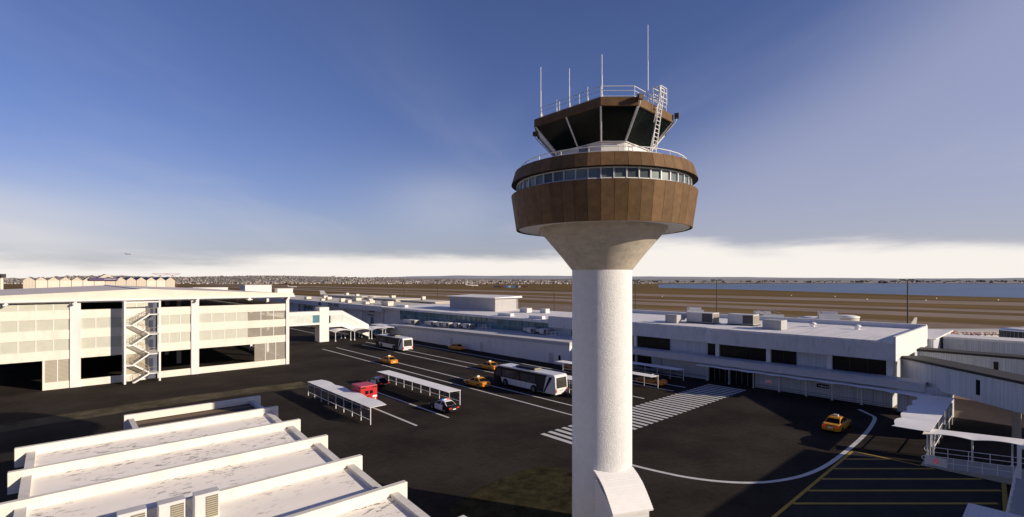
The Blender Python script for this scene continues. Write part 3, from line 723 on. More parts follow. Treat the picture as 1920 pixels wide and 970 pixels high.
def make_unit(nm, label, sx, sy, sz, duct=0.0, grille='x', body=ACBODY, legs=True):
    t = thing(nm, label, 'rooftop unit')
    MB().box(-sx/2, sx/2, -sy/2, sy/2, .15, sz).build('casing', body, t, bevel=.03, seg=1)
    if grille:
        MB().box(-sx/2-.04, -sx/2-.005, -sy/2+.1, -sy*.10, .3, sz-.15).build('grille', DARKGRILLE, t)
        MB().box(-sx/2+.15, sx/2-.15, -sy/2-.04, -sy/2-.005, .3, sz-.15).build('grille', GRILLE, t)
    if legs: MB().box(-sx/2-.15, sx/2+.15, -sy/2-.2, sy/2+.2, 0, .14).build('plinth', ROOFDARK, t)
    if duct: MB().box(-sx*.3, sx*.3, sy/2+.005, sy/2+duct, sz*.35, sz*.85).build('duct', mat('duct_metal', (.52, .52, .53), .5, .06), t)
    return t
ORDS = ['first', 'second', 'third', 'fourth', 'fifth', 'sixth', 'seventh', 'eighth', 'ninth', 'tenth']
# units in a row on the annex roof
un = make_unit('rooftop_air_unit', 'x', 1.8, 2.4, 1.35, 1.6)
spots = [(78.2, 130.4, 1.0, 1.9), (78.3, 119.8, 1, 1.3), (78.1, 115.4, .9, 1.0), (78.4, 112.6, .9, 1.3), (79.2, 108.8, .8, .85), (79.6, 104.8, 1.0, 1.2), (81.7, 82.7, 1.0, 1.0), (81.6, 78.4, 1.0, 1.0)]
for i, (x, y, s, sy) in enumerate(spots):
    lab = 'boxy pale air unit on the annex roof below the glazing, %s from the left' % ORDS[i]
    o = un if i == 0 else dup(un, (0, 0, 0))
    o.location = (x, y, az_(y)+.08); o.scale = (s, sy, 1); o['label'] = lab; o['group'] = 'air units on the low annex roof'
fr_ = MB()
for y in (101.2, 99.6, 98, 76.6, 75.3, 74): fr_.tube((80, y, 4.3), (80, y, 5.5), .05).tube((81.5, y, 4.3), (81.5, y, 5.5), .05)
for z in (4.9, 5.5):
    for x in (80, 81.5): fr_.tube((x, 101.2, z), (x, 98, z), .05).tube((x, 76.6, z), (x, 74, z), .05)
f0 = thing('pipe_rack', 'pale tubular pipe racks at the ends of the air units on the annex roof', 'pipe rack', (80, 90, 4.3)); fr_.build('frame', METALW, f0)

# ------------------------------------------------------------------ right-hand terminal
rt = thing('main_terminal', 'two storey white terminal with dark upper windows and a ledge over the pavement', 'terminal', (82, 45, 0))
TY0, TY1 = 14.3, 78.4
MB().box(81.5, 104, TY0+.4, TY1, 0, 3.0).build('lower_wall', CORR, rt)
MB().box(81.40, 81.49, TY0+.5, 32.0, .18, .24).box(81.40, 81.49, TY0+.5, 32.0, .50, .56).box(81.40, 81.49, 40.1, 48.6, .5, .56).build('wall_rail', mat('dark_line', (.20, .21, .22), .7), rt)
MB().add([(79.9, TY0-3.2, 3.02), (79.9, TY1, 3.02), (80.05, TY1, 4.0), (80.05, TY0-3.2, 4.0), (81.45, TY0-3.2, 3.02), (81.45, TY1, 3.02), (82.95, TY1, 4.0), (82.95, TY0-3.2, 4.0)],
         [(0,1,2,3), (0,4,5,1), (4,7,6,5), (0,3,7,4), (1,5,6,2)]).build('ledge_fascia', FASCIA, rt)
MB().box(80.0, 82.95, TY0-3.2, TY1, 4.004, 4.05).build('ledge_roof', mat('ledge_sheet', (.62, .63, .66), .6, .05, .5), rt)
MB().box(83.2, 104.5, TY0+.6, TY1, 3.0, 6.5).build('upper_wall', CORR, rt)
UPF = mat('weathered_white_fascia', (.70, .69, .69), .75, .07, .6, dirt=.25, dscale=1.1, dstretch=(1, 1.2, .35))
fp = [(81.5, TY0), (81.5, 39.4), (82.4, 40.9), (82.4, TY1), (105, TY1), (105, TY0)]
MB().prism(fp, 6.28, 8.55).build('upper_fascia', UPF, rt)
MB().prism([(81.52, TY0+.3), (81.52, 39.4), (82.45, 40.9), (82.45, TY1-.05), (104.8, TY1-.05), (104.8, TY0+.3)], 8.56, [8.86, 8.86, 8.86, 8.86, 9.0, 9.0]).build('roof', ROOFW, rt)
MB().box(104.2, 105, TY0, TY1, 8.57, 9.75).build('rear_parapet', WHITE, rt)
MB().box(81.5, 104.19, TY0, TY0+.3, 8.57, 9.55).build('end_parapet', WHITE, rt)
MB().box(81.3, 105.2, TY0-.06, TY0-.005, 6.28, 9.56).build('end_fascia', WHITE, rt)
def upwin(y0, y1):
    w_ = MB().box(83.06, 83.19, y0, y1, 4.06, 6.27).build('window', PLASTD, rt)
    p = MB(); k = max(1, round((y1-y0)/2.2))
    for i in range(k): p.box(83.02, 83.055, y0+(y1-y0)*i/k+.06, y0+(y1-y0)*(i+1)/k-.06, 4.1, 6.25)
    p.build('pane', BLACKGLASS, w_)
for a, b in ((55.7, 60), (48.1, 55.0), (39.5, 40.8), (31.1, 38.6), (26.8, 30.3), (15.6, 21.9), (61, 66), (67, 72)): upwin(a, b)
for y in (55.35, 38.95, 30.7, 22.25, 15.2, 66.5): MB().box(82.72, 83.19, y-.33, y+.33, 4.06, 6.27).build('column', WHITE, rt)
for y0, y1 in ((50.95, 53.95), (54.6, 58)):
    w_ = MB().box(81.38, 81.49, y0, y1, .6, 2.85).build('window', PLASTD, rt); p = MB()
    for i in range(3): p.box(81.34, 81.375, y0+(y1-y0)*i/3+.05, y0+(y1-y0)*(i+1)/3-.05, .65, 2.8)
    p.build('pane', BLACKGLASS, w_)
MB().box(81.36, 81.49, 48.85, 49.75, 0.03, 2.75).build('door', mat('grey_door', (.5, .51, .53), .6, .04), rt)
MB().box(81.40, 81.48, 40.1, 48.5, .7, 2.9).build('cladding_panels', mat('smooth_grey_panel', (.55, .56, .58), .6, .04, .6, stripes=((0, 1, 0), 1.4, .85, .03)), rt)
ed = MB().box(81.34, 81.49, 32.3, 39.7, .03, 2.5).build('entrance_doors', PLASTD, rt)
p = MB()
for i in range(8): p.box(81.30, 81.335, 32.36+7.3*i/8+.05, 32.36+7.3*(i+1)/8-.05, .06, 2.46)
p.build('pane', BLACKGLASS, ed); p = MB()
for i in range(9): p.box(81.28, 81.30, 32.34+7.3*i/8, 32.34+7.3*i/8+.06, .04, 2.48)
p.build('door_frame', mat('grey_frame', (.25, .25, .25), .5), ed)
sg = thing('no_smoking_sign', 'small white sign with a round red symbol on the grey wall by the entrance doors', 'sign', (81.4, 30.1, 1.2))
MB().box(81.36, 81.395, 29.62, 30.64, .93, 1.47).build('board', METALW, sg)
def ring(m, c, u, v, r, w, n=16):
    c = Vector(c); u = Vector(u); v = Vector(v)
    for k in range(n):
        a, b = 2*PI*k/n, 2*PI*(k+1)/n
        m.quad(c+(u*math.cos(a)+v*math.sin(a))*r, c+(u*math.cos(b)+v*math.sin(b))*r, c+(u*math.cos(b)+v*math.sin(b))*(r-w), c+(u*math.cos(a)+v*math.sin(a))*(r-w))
    d = (u-v).normalized(); e = (u+v).normalized()*w*.5
    m.quad(c-d*r-e, c+d*r-e, c+d*r+e, c-d*r+e)
    return m
ring(MB(), (81.352, 30.12, 1.24), (0, -1, 0), (0, 0, 1), .19, .05).build('symbol', LAMPR, sg)
MB().box(81.345, 81.357, 29.9, 30.35, .97, 1.02).build('caption', TEXTR, sg)
s2 = thing('wayfinding_sign', 'black sign with white pictograms on the grey wall under the canopy', 'sign', (81.4, 22.7, 1.7))
MB().box(81.34, 81.395, 22.0, 23.5, 1.44, 1.98).build('board', PLASTD, s2)
m = MB().add([(81.335, 23.30, 1.72), (81.335, 23.16, 1.86), (81.335, 23.16, 1.58)], [(0,1,2)]).box(81.33, 81.337, 23.02, 23.16, 1.68, 1.76)
m.box(81.33, 81.337, 22.74, 22.94, 1.56, 1.80)
for k in range(5): m.box(81.33, 81.337, 22.62-k*.12-.08, 22.62-k*.12, 1.60, 1.60+(.14 if k % 2 else .18))
m.build('pictograms', TEXTW, s2)
# plant on the main roof
big = [(90.2, 45.3, 2.6, 5.2, 2.0, 'large pale box unit with side grilles on the main terminal roof, nearest the tower', 2.0),
       (91.6, 38.3, 2.6, 4.6, 1.95, 'large pale box unit with side grilles on the main terminal roof, further from the tower', 0)]
for x, y, sx, sy, sz, lab, dct in big:
    t = make_unit('rooftop_air_unit', lab, sx, sy, sz, dct); t.location = (x, y, 8.92); t['group'] = 'large box units on the main terminal roof'
for x, y, sx, sy, sz, lab in ((86.4, 49.3, 1.6, 2.4, 1.55, 'plain grey sheet metal duct box on the main roof nearest the tower'), (87.6, 31.5, 2.6, 2.9, 1.55, 'plain grey sheet metal duct box on the main roof beside the open sheet roof')):
    t = thing('duct_box', lab, 'duct box', (x, y, 8.9)); MB().box(x-sx/2, x+sx/2, y-sy/2, y+sy/2, 8.9, 8.9+sz).build('casing', GREYBOX, t, bevel=.02, seg=1)
    MB().box(x+sx/2+.01, x+sx/2+2.6, y-.6, y+.6, 9.3, 10.1).build('duct', mat('duct_metal', (.52, .52, .53), .5, .06), t)
dm = thing('roof_vent_cowl', 'small domed vent cowl on the main roof, nearer the duct box', 'vent cowl')
MB().lathe([(.32, 0), (.32, .35), (.55, .4), (.55, .55), (.4, .72), (.05, .8)], 14).build('cowl', METALW, dm)
dm['group'] = 'domed vents on the main roof'; dm.location = (96.6, 28.5, 8.95)
dup(dm, (96.6, 22.0, 8.95), 0, 'small domed vent cowl on the main roof, nearer the white end parapet')

# ------------------------------------------------------------------ fabric canopy along the terminal front and out to the ramp
def canopy(nm, label, fn, nu, nv, posts, thick=.04):
    t = thing(nm, label, 'canopy', (0, 0, 0))
    MB().grid(fn, nu, nv, thick=thick).build('fabric_roof', FABRIC, t, fix=False)
    for (a, b) in posts:
        MB().tube(a, b, .075, 8).tube(a, (a[0], a[1], a[2]+.06), .18, 8).build('post', METALW, t)
    return t
PY = [39.75, 36.05, 32.2, 28.4, 24.7, 21.4, 17.9]
def f1(u, v):
    y = 41.0-30.5*u; x0 = 79.2 - 1.9*max(0, (u-.7)/.3)**2; x = x0+(80.95-x0)*v
    sc_ = abs(math.sin(PI*(y-PY[0])/3.65))
    return (x-.12*(1-v)*(1-sc_), y, 2.66 + .18*v + .07*sc_*(1-v))
canopy('terminal_canopy', 'long scalloped fabric canopy on slim posts along the front of the main terminal', f1, 112, 6, [((80.75, y, 0), (80.75, y, 2.75)) for y in PY])
def f2(u, v):
    x = 79.3-19.0*u; k = 5.2; s = abs(math.sin(PI*u*k))
    y0 = 11.4 - .5*u; y1 = 8.25 - .3*u
    y = y0+(y1-y0)*v
    y += (1-v)**2*.28*(s-.6)
    return (x, y, 2.80 + .10*s*(1-v)**1.5 + .10*v - .12*u)
canopy('entrance_canopy', 'wide white scalloped fabric canopy linking the terminal to the railed ramp', f2, 90, 8, [((x, y, 0), (x, y, 2.7)) for x, y in ((77.0, 8.9), (73.2, 8.8), (69.4, 8.7), (65.6, 8.6), (62.0, 8.4))])
def f3(u, v):
    y = 8.6-16*u; x0 = 61.0 + 5.2*u; s = abs(math.sin(PI*u*4.6))
    return (x0 + 1.55*v - (1-v)*.30*(1-s), y, 2.34+.12*s*(1-v)+.22*v)
canopy('ramp_canopy', 'narrow white fabric canopy on stout posts above the railed ramp', f3, 60, 6, [((62.2, 8.0, 0), (62.2, 8.0, 2.4)), ((63.1, 5.3, 0), (63.1, 5.3, 2.4)), ((64.2, 2.7, 0), (64.2, 2.7, 2.4))])
m = MB()
for s in (0, 1.0): m.tube((77.6, 8.3, 1.0+s), (62.2, 7.9, 1.0+s), .04, 6)
for k in range(7): x = 77.4-k*2.5; m.tube((x, 8.25, .0), (x, 8.25, 2.6), .05, 6)
r0 = thing('canopy_side_rail', 'white railing closing the far side of the wide scalloped canopy', 'railing', (70, 8, 0)); m.build('rails', METALW, r0)

# railed access ramp
rp = thing('access_ramp', 'concrete access ramp with tubular white railings and a no smoking plate', 'ramp', (59, 5, 0))
MB().prism([(58.3, 8.4), (61.75, 8.4), (61.75, -.4), (58.3, -.4)], 0, [.04, .04, .86, .86]).build('ramp_slab', mat('ramp_concrete', (.42, .41, .38), .85, .1, 2), rp)
def rail(x, y0, y1):
    m = MB(); zf = lambda y: .04+(8.3-y)*.09
    for h in (.95, .5): m.tube((x, y0, zf(y0)+h), (x, y1, zf(y1)+h), .032, 6)
    m.path([(x, y0+.3*math.sin(a), zf(y0)+.725+.225*math.cos(a)) for a in [PI*k/8 for k in range(9)]], .032, 6)
    n = 7
    for k in range(n): y = y0+(y1-y0)*k/(n-1); m.tube((x, y, zf(y)), (x, y, zf(y)+.95), .03, 6)
    m.build('railing', METALW, rp)
rail(58.38, 8.0, 2.4); rail(61.65, 8.3, -.3)
b = MB().box(58.28, 58.315, 6.55, 8.1, .26, 1.02).build('warning_plate', METALW, rp)
ring(MB(), (58.27, 7.3, .66), (0, -1, 0), (0, 0, 1), .2, .05).build('symbol', LAMPR, rp)

# ------------------------------------------------------------------ elevated passenger corridors at the right
def corridor(nm, label, p0, p1, wd, z0, z1, wins):
    p0 = Vector((*p0, 0)); p1 = Vector((*p1, 0)); d = (p1-p0); Ln = d.length; d.normalize(); n = Vector((-d.y, d.x, 0))
    if n.dot(Vector((0, 0, 0))-p0) < 0: n = -n                           # n points towards the yard
    t = thing(nm, label, 'passenger corridor', (p0.x, p0.y, 0))
    q = [p0, p1, p1-n*wd, p0-n*wd]
    MB().prism([(v.x, v.y) for v in q], z0, z1).build('wall', CORR, t)
    e = .18; q = [p0+n*e-d*.2, p1+n*e, p1-n*(wd+e), p0-n*(wd+e)-d*.2]
    MB().prism([(v.x, v.y) for v in q], z1+.003, z1+.30).build('roof', ROOFDARK, t)
    for s in wins:
        a = p0+d*s+n*.02; bb = p0+d*(s+.5)+n*.02
        MB().prism([(a.x, a.y), (bb.x, bb.y), (bb.x-n.x*.04, bb.y-n.y*.04), (a.x-n.x*.04, a.y-n.y*.04)], z1-2.3, z1-.6).build('window', BLACKGLASS, t)
    for s in (Ln*.33, Ln*.8):
        c_ = p0+d*s-n*wd*.5; MB().box(c_.x-.35, c_.x+.35, c_.y-.35, c_.y+.35, 0, z0).build('pier', CONC, t)
    return t
corridor('passenger_corridor', 'raised grey corrugated corridor with a dark roof edge, the nearer of the two sloping away', (85.0, 14.4), (72.0, 1.4), 3.2, 3.3, 6.35, (11.7,))
corridor('passenger_corridor', 'raised grey corrugated corridor with a dark roof edge, the further of the two', (96.0, 14.2), (96.0, -30), 3.0, 2.6, 6.3, (8.3, 14))
bk = thing('corridor_stair_block', 'narrow grey corrugated block under the corner of the terminal ledge', 'stair block', (80.5, 10, 0))
MB().box(80.2, 82.4, 8.6, 13.9, 0, 3.6).build('wall', CORR, bk)
lk = thing('link_block', 'white link block with a pale roof behind the end of the main terminal', 'building', (108, 12, 0))
MB().box(105.3, 125, 13.5, 17.5, 0, 7.3).build('wall', CORR, lk); MB().box(105.25, 125.6, 13.2, 18, 7.31, 7.5).build('roof', ROOFW, lk)
pb = thing('pier_building', 'long grey corrugated pier with a white roof edge at the far right', 'pier', (112, 0, 0))
MB().box(112.3, 118, -45, 13.1, 0, 7.0).build('wall', CORR, pb); MB().box(112.2, 118.3, -45, 13.15, 7.01, 7.35).build('roof', WHITE, pb)
# the building closing the yard on the south side (just right of the picture)
sb = thing('south_terminal_wing', 'long low white terminal wing south of the yard with an added shading block', 'building', (45, -8, 0))
MB().box(14.9, 64.2, -18, -.5, 0, 6.2).box(64.21, 95, -18, -9.3, 0, 6.2).build('wall', WHITE, sb); MB().box(14.6, 64.5, -18.4, -.3, 6.21, 6.5).box(64.51, 95.3, -18.4, -9, 6.21, 6.5).build('roof', ROOFW, sb)  # eastern box added out of view to shade the yard
pf = thing('white_portal_frame', 'white steel portal frame at the right edge beside the ramp', 'frame', (62, -1, 0))
m = MB()
for y in (2.05, .3): m.box(58.0, 58.3, y-.13, y+.13, 0.75, 3.2)
m.box(58.0, 58.3, .17, 2.18, 3.201, 3.45).build('portal', METALW, pf)
pl_ = thing('raised_platform', 'blue-grey raised platform with a thin railing at the end of the ramp', 'platform', (55, 1, 0))
MB().box(44, 58.28, -.45, 2.3, 0, .72).build('deck', mat('blue_grey_deck', (.40, .42, .45), .8, .06, 1), pl_)
q = MB()
for z in (1.25, 1.7): q.tube((44.2, 2.22, z), (58.2, 2.22, z), .032, 6)
for k in range(9): q.tube((44.2+k*1.75, 2.22, .7), (44.2+k*1.75, 2.22, 1.7), .03, 6)
q.build('railing', METALW, pl_)
cb = thing('loading_canopy', 'pale blue-grey flat canopy at the bottom right corner', 'canopy', (47, 0, 0))
MB().prism([(28, 3.7), (41.3, 3.65), (41.3, -.35), (28, -.35)], 3.1, 3.3).build('roof', mat('flat_canopy_sheet', (.62, .66, .72), .6, .05, 1, stripes=((0, 1, 0), .5, .9, .1)), cb)
for x, y in ((40.9, 3.3), (30, 3.3)): MB().tube((x, y, 0), (x, y, 3.1), .08, 8).build('post', METALW, cb)

# ------------------------------------------------------------------ footbridge, lift tower and tent canopies
fb = thing('glazed_footbridge', 'white glazed footbridge with a square tower and an enclosed ramp down to the terminal', 'footbridge', (52, 136, 0))
PALEG = mat('pale_green_glass', (.66, .71, .66), .2, .12, .5, spec=.5, stripes=((1, 0, 0), 1.1, .86, .06))
MB().box(34.1, 52.1, 136, 139, 4.85, 5.4).box(34.1, 52.1, 136, 139, 7.5, 8.5).box(34.1, 52.1, 138.9, 139, 5.4, 7.5).build('bridge_deck_and_roof', WHITE, fb)
MB().box(34.1, 50.3, 136.06, 136.1, 5.4, 7.5).build('glazing', PALEG, fb)
MB().box(50.3, 52.1, 136.06, 136.1, 5.4, 7.5).build('glazing', GLASSBLUE, fb)
MB().box(52.15, 54.75, 136, 139.4, 0, 9.55).build('lift_tower', WHITE, fb)
MB().box(54.8, 58.6, 136, 139, 3.95, 5.1).box(54.8, 58.6, 136, 139, 7.2, 8.45).box(54.8, 58.6, 138.9, 139, 5.1, 7.2).build('ramp_head', WHITE, fb)
MB().box(55.2, 58.6, 136.06, 136.1, 5.1, 7.2).build('glazing', PALEG, fb)
def rampseg(za0, za1, zb0, zb1, y0, y1, nm, m):
    x0, x1 = 58.62, 66.6
    MB().add([(x0,y0,za0),(x1,y0,za1),(x1,y1,za1),(x0,y1,za0),(x0,y0,zb0),(x1,y0,zb1),(x1,y1,zb1),(x0,y1,zb0)],
             [(3,2,1,0),(4,5,6,7),(0,1,5,4),(1,2,6,5),(2,3,7,6),(3,0,4,7)]).build(nm, m, fb)
rampseg(3.95, .5, 5.0, 1.9, 136, 139, 'ramp_wall', WHITE); rampseg(7.1, 3.1, 8.4, 4.0, 136, 139, 'ramp_roof', WHITE)
rampseg(5.0, 1.9, 7.1, 3.1, 136.08, 136.12, 'glazing', PALEG)
for i, (x, y) in enumerate(((58.2, 139.0), (63.4, 138.2), (68.3, 137.6), (71.5, 137.2))):
    t = thing('tent_canopy', 'white peaked tent canopy on posts at the foot of the footbridge, %s from the left' % ORDS[i], 'canopy', (x, y, 0), 'tent canopies by the footbridge')
    def ft(u, v, x=x, y=y):
        a, b = 2*u-1, 2*v-1
        return (x+2.6*a*(1-.12*b*b), y-1.2+4.0*b*(1-.1*a*a), 2.45+1.0*(1-max(abs(a), abs(b)*.8)**1.3)+.35*(a*a)*(1-b*b) + .45*(1-a*a)*(b*b))
    MB().grid(ft, 10, 10, thick=.04).build('fabric_roof', FABRIC, t, fix=False)
    for a, b in ((-2.2, -4.4), (2.2, -4.4), (-2.2, 2.0), (2.2, 2.0)):
        MB().tube((x+a, y+b, 0), (x+a, y+b, 2.5), .09, 8).tube((x+a, y+b, 0), (x+a, y+b, .3), .2, 8).build('post', METALW, t)
lb = thing('entrance_pavilion', 'small white and blue glazed pavilion beyond the tent canopies', 'building', (74, 141, 0))
MB().box(72.5, 78, 138, 146, 0, 2.9).build('wall', WHITE, lb); MB().box(72.42, 72.49, 139, 145.5, .3, 2.5).build('glazing', GLASSBLUE, lb)
MB().box(72.1, 78.4, 137.6, 146.4, 2.91, 3.1).build('roof', WHITE, lb)
# ------------------------------------------------------------------ bus shelters
def make_shelter(label, loc, side, y0=54.1, length=20.1, label_g='waiting shelters between the lanes', wv=.35):
    t = thing('waiting_shelter', label, 'shelter', (0, 0, 0), label_g)
    def fn(u, v):
        y = length*u; s = abs(math.sin(PI*u*4))
        return (side*(2.08+wv*.2*(s-.5))*v - side*.12*(1-v), y, 2.07+.03*v+wv*.07*s*v)
    MB().grid(fn, 64, 6, thick=.04).build('fabric_roof', FABRIC, t, fix=False)
    for k in range(9):
        y = .1+(length-.2)*k/8
        MB().tube((0, y, 0), (0, y, 2.04), .06, 8).build('post', METALW, t)
    for z in (.55, 1.72): MB().box(-.03, .03, .1, length-.1, z-.035, z+.035).build('rail', METALW, t)
    MB().box(-.012, .012, .15, length-.15, .62, 1.68).build('glass_screen', mat('smoky_screen', (.10, .10, .12), .25, .2, .4, alpha=.3), t)
    t.location = loc
    return t
make_shelter('white fabric roofed shelter with slim posts, nearest the flat roofed building', (26.75, 54.1, 0), 1, wv=1.0)
make_shelter('white fabric roofed shelter between the ambulance and the striped lanes', (40.0, 54.5, 0), -1)
make_shelter('white fabric roofed shelter beside the near bus, half hidden by the tower', (56.6, 41.9, 0), 1)
make_shelter('white fabric roofed shelter with a taxi behind it, right of the tower', (69.05, 41.9, 0), -1)
make_shelter('white fabric roofed shelter along the terminal pavement, right of the tower', (77.5, 42.2, 0), -1)

# ------------------------------------------------------------------ vehicles (forward is +Y)
def wheel(parent, x, y, r, w_):
    o = Vector((x, y, r))
    tm = MB(); n = 20
    prof = [(r*.62, -w_/2), (r*.93, -w_/2), (r, -w_*.3), (r, w_*.3), (r*.93, w_/2), (r*.62, w_/2)]
    vs = []; 
    for rr_, xx in prof:
        for k in range(n): vs.append((o.x+xx, o.y+rr_*math.cos(2*PI*k/n), o.z+rr_*math.sin(2*PI*k/n)))
    fs = [(j*n+k, j*n+(k+1) % n, (j+1)*n+(k+1) % n, (j+1)*n+k) for j in range(5) for k in range(n)]
    tm.add(vs, fs, sm=True)
    t = tm.build('wheel', TYRE, parent)
    rm = MB()
    sx = 1 if x > 0 else -1
    rm.tube((o.x-w_*.35, o.y, o.z), (o.x+w_*.35, o.y, o.z), r*.64, 16)
    for k in range(5):
        a = 2*PI*k/5; rm.obox((o.x+sx*w_*.37, o.y+r*.33*math.cos(a), o.z+r*.33*math.sin(a)), (.03, r*.5, r*.14), 0, 0, a)
    rm.build('rim', RIM, t)
def make_car(nm, label, cat, body, panels=None, roofm=None):
    t = thing(nm, label, cat)
    roofm = roofm or body
    # lower body: sections along the length
    S = [(-2.32, .70, .34, .80), (-2.24, .82, .24, .90), (-1.75, .88, .20, .94), (-.95, .90, .18, .95), (.0, .90, .18, .93), (.85, .90, .18, .91), (1.55, .88, .20, .82), (2.15, .82, .24, .74), (2.36, .62, .34, .62)]
    rings = []
    for y, w_, zl, zb in S:
        zm = zl+(zb-zl)*.55
        rings.append([(-w_*.90, y, zl), (-w_*.985, y, zl+.12), (-w_, y, zm), (-w_*.95, y, zb-.05), (-w_*.84, y, zb), (w_*.84, y, zb), (w_*.95, y, zb-.05), (w_, y, zm), (w_*.985, y, zl+.12), (w_*.90, y, zl)])
    mats = [body] if not panels else [body, panels]
    ms = None if not panels else [0, 0, 0, 1, 1, 0, 0, 0]
    MB().loft(rings, ms=ms, sm=False).build('body', mats, t)
    # cabin
    def ringz(z, y0, y1, w0, w1): return [(-w0, y0, z), (w0, y0, z), (w1, y1, z), (-w1, y1, z)]
    lo = ringz(.92, -1.72, 1.02, .74, .76); mid = ringz(1.34, -1.06, .28, .60, .61); top = ringz(1.43, -.85, .08, .52, .53)
    MB().loft([lo, mid, top]).build('cabin', roofm, t, bevel=.03, seg=2)
    def win(p, q, r_, s_, nm2, inset=.06, up=.012):
        p, q, r_, s_ = map(Vector, (p, q, r_, s_)); c_ = (p+q+r_+s_)/4
        nrm = (q-p).cross(s_-p).normalized()
        if nrm.dot(c_-Vector((0, -.2, 1.1))) < 0: nrm = -nrm
        pts = []
        for v in (p, q, r_, s_):
            d = (c_-v); pts.append(v + d.normalized()*inset*1.4 + nrm*up)
        MB().add(pts, [(0,1,2,3)]).build(nm2, CARGLASS, t)
    win(lo[0], lo[1], mid[1], mid[0], 'rear_window'); win(lo[2], lo[3], mid[3], mid[2], 'windscreen')
    for s in (0, 1):
        a, b_, c_, d_ = (lo[0], lo[3], mid[3], mid[0]) if s == 0 else (lo[1], lo[2], mid[2], mid[1])
        a, b_, c_, d_ = map(Vector, (a, b_, c_, d_)); m1 = a.lerp(b_, .50); m2 = d_.lerp(c_, .50)
        win(a+Vector((0, .22, 0)), m1, m2, d_, 'side_window', .05); win(m1, b_-Vector((0, .1, 0)), c_, m2, 'side_window', .05)
    for x in (-.82, .82):
        for y in (-1.38, 1.45): wheel(t, x, y, .33, .21)
    for x in (-.60, .60):
        MB().obox((x, -2.285, .70), (.36, .12, .15), 0).build('tail_lamp', LAMPR, t, bevel=.02, seg=1)
        MB().obox((x, 2.27, .60), (.34, .14, .13), 0).build('headlamp', LAMPW, t, bevel=.02, seg=1)
        MB().obox((x*1.58, .80, 1.0), (.17, .12, .11), 0).build('mirror', body, t, bevel=.02, seg=1)
    MB().box(-.74, .74, -2.38, -2.22, .28, .46).build('rear_bumper', PLASTD if panels is None and False else body, t, bevel=.03, seg=1)
    MB().box(-.24, .24, -2.372, -2.33, .52, .64).build('number_plate', METALW, t)
    return t
taxi = make_car('taxi', 'x', 'taxi', YELLOW)
sgn = MB().box(-.24, .24, -.42, -.16, 1.42, 1.62).build('roof_sign', LAMPW, taxi, bevel=.03, seg=1)
TX_ = [((49.3, 91.9), 0, 'orange yellow taxi driving past the end of the lane lines, just below the far bus'),
       ((71.3, 98.9), 0, 'orange yellow taxi driving close along the annex wall in its shadow'),
       ((60.2, 72.9), 0, 'orange yellow taxi just ahead of the near bus, in the lane by the annex'),
       ((49.3, 62.7), 0, 'orange yellow taxi in the lane left of the near bus'),
       ((71.2, 44.6), 0, 'orange yellow taxi behind the shelter posts right of the tower'),
       ((71.2, 60.6), 0, 'orange yellow taxi in shadow behind the shelter left of the tower'),
       ((66.4, 177.5), 0, 'orange yellow taxi far off beneath the glazed footbridge'),
       ((65.6, 16.9), -math.radians(90), 'orange yellow taxi parked inside the curved white line by the terminal')]
for i, ((x, y), rz, lab) in enumerate(TX_):
    o = taxi if i == 0 else dup(taxi, (0, 0, 0))
    o.location = (x, y, .03); o.rotation_euler = (0, 0, rz); o['label'] = lab; o['group'] = 'orange yellow taxis'; o.scale = (1.04, 1.06, 1.05)
pc = make_car('police_car', 'black and white police car beside the end post of the middle shelter', 'police car', BLACKP, WHITEP, WHITEP)
MB().box(-.55, -.19, -.40, -.18, 1.43, 1.56).build('light_bar', LAMPB, pc, bevel=.03, seg=1)
MB().box(.19, .55, -.40, -.18, 1.43, 1.56).build('light_bar', LAMPR, pc, bevel=.03, seg=1)
MB().box(-.185, .185, -.38, -.2, 1.43, 1.53).build('light_bar', LAMPW, pc)
MB().box(-.78, .78, .5, 2.0, .9, .905).build('bonnet_panel', WHITEP, pc) if False else None
pc.location = (36.9, 53.9, .03); pc['group'] = 'black and white police cars'
dup(pc, (37.7, 73.7, .03), 0, 'black and white police car parked just ahead of the red ambulance')
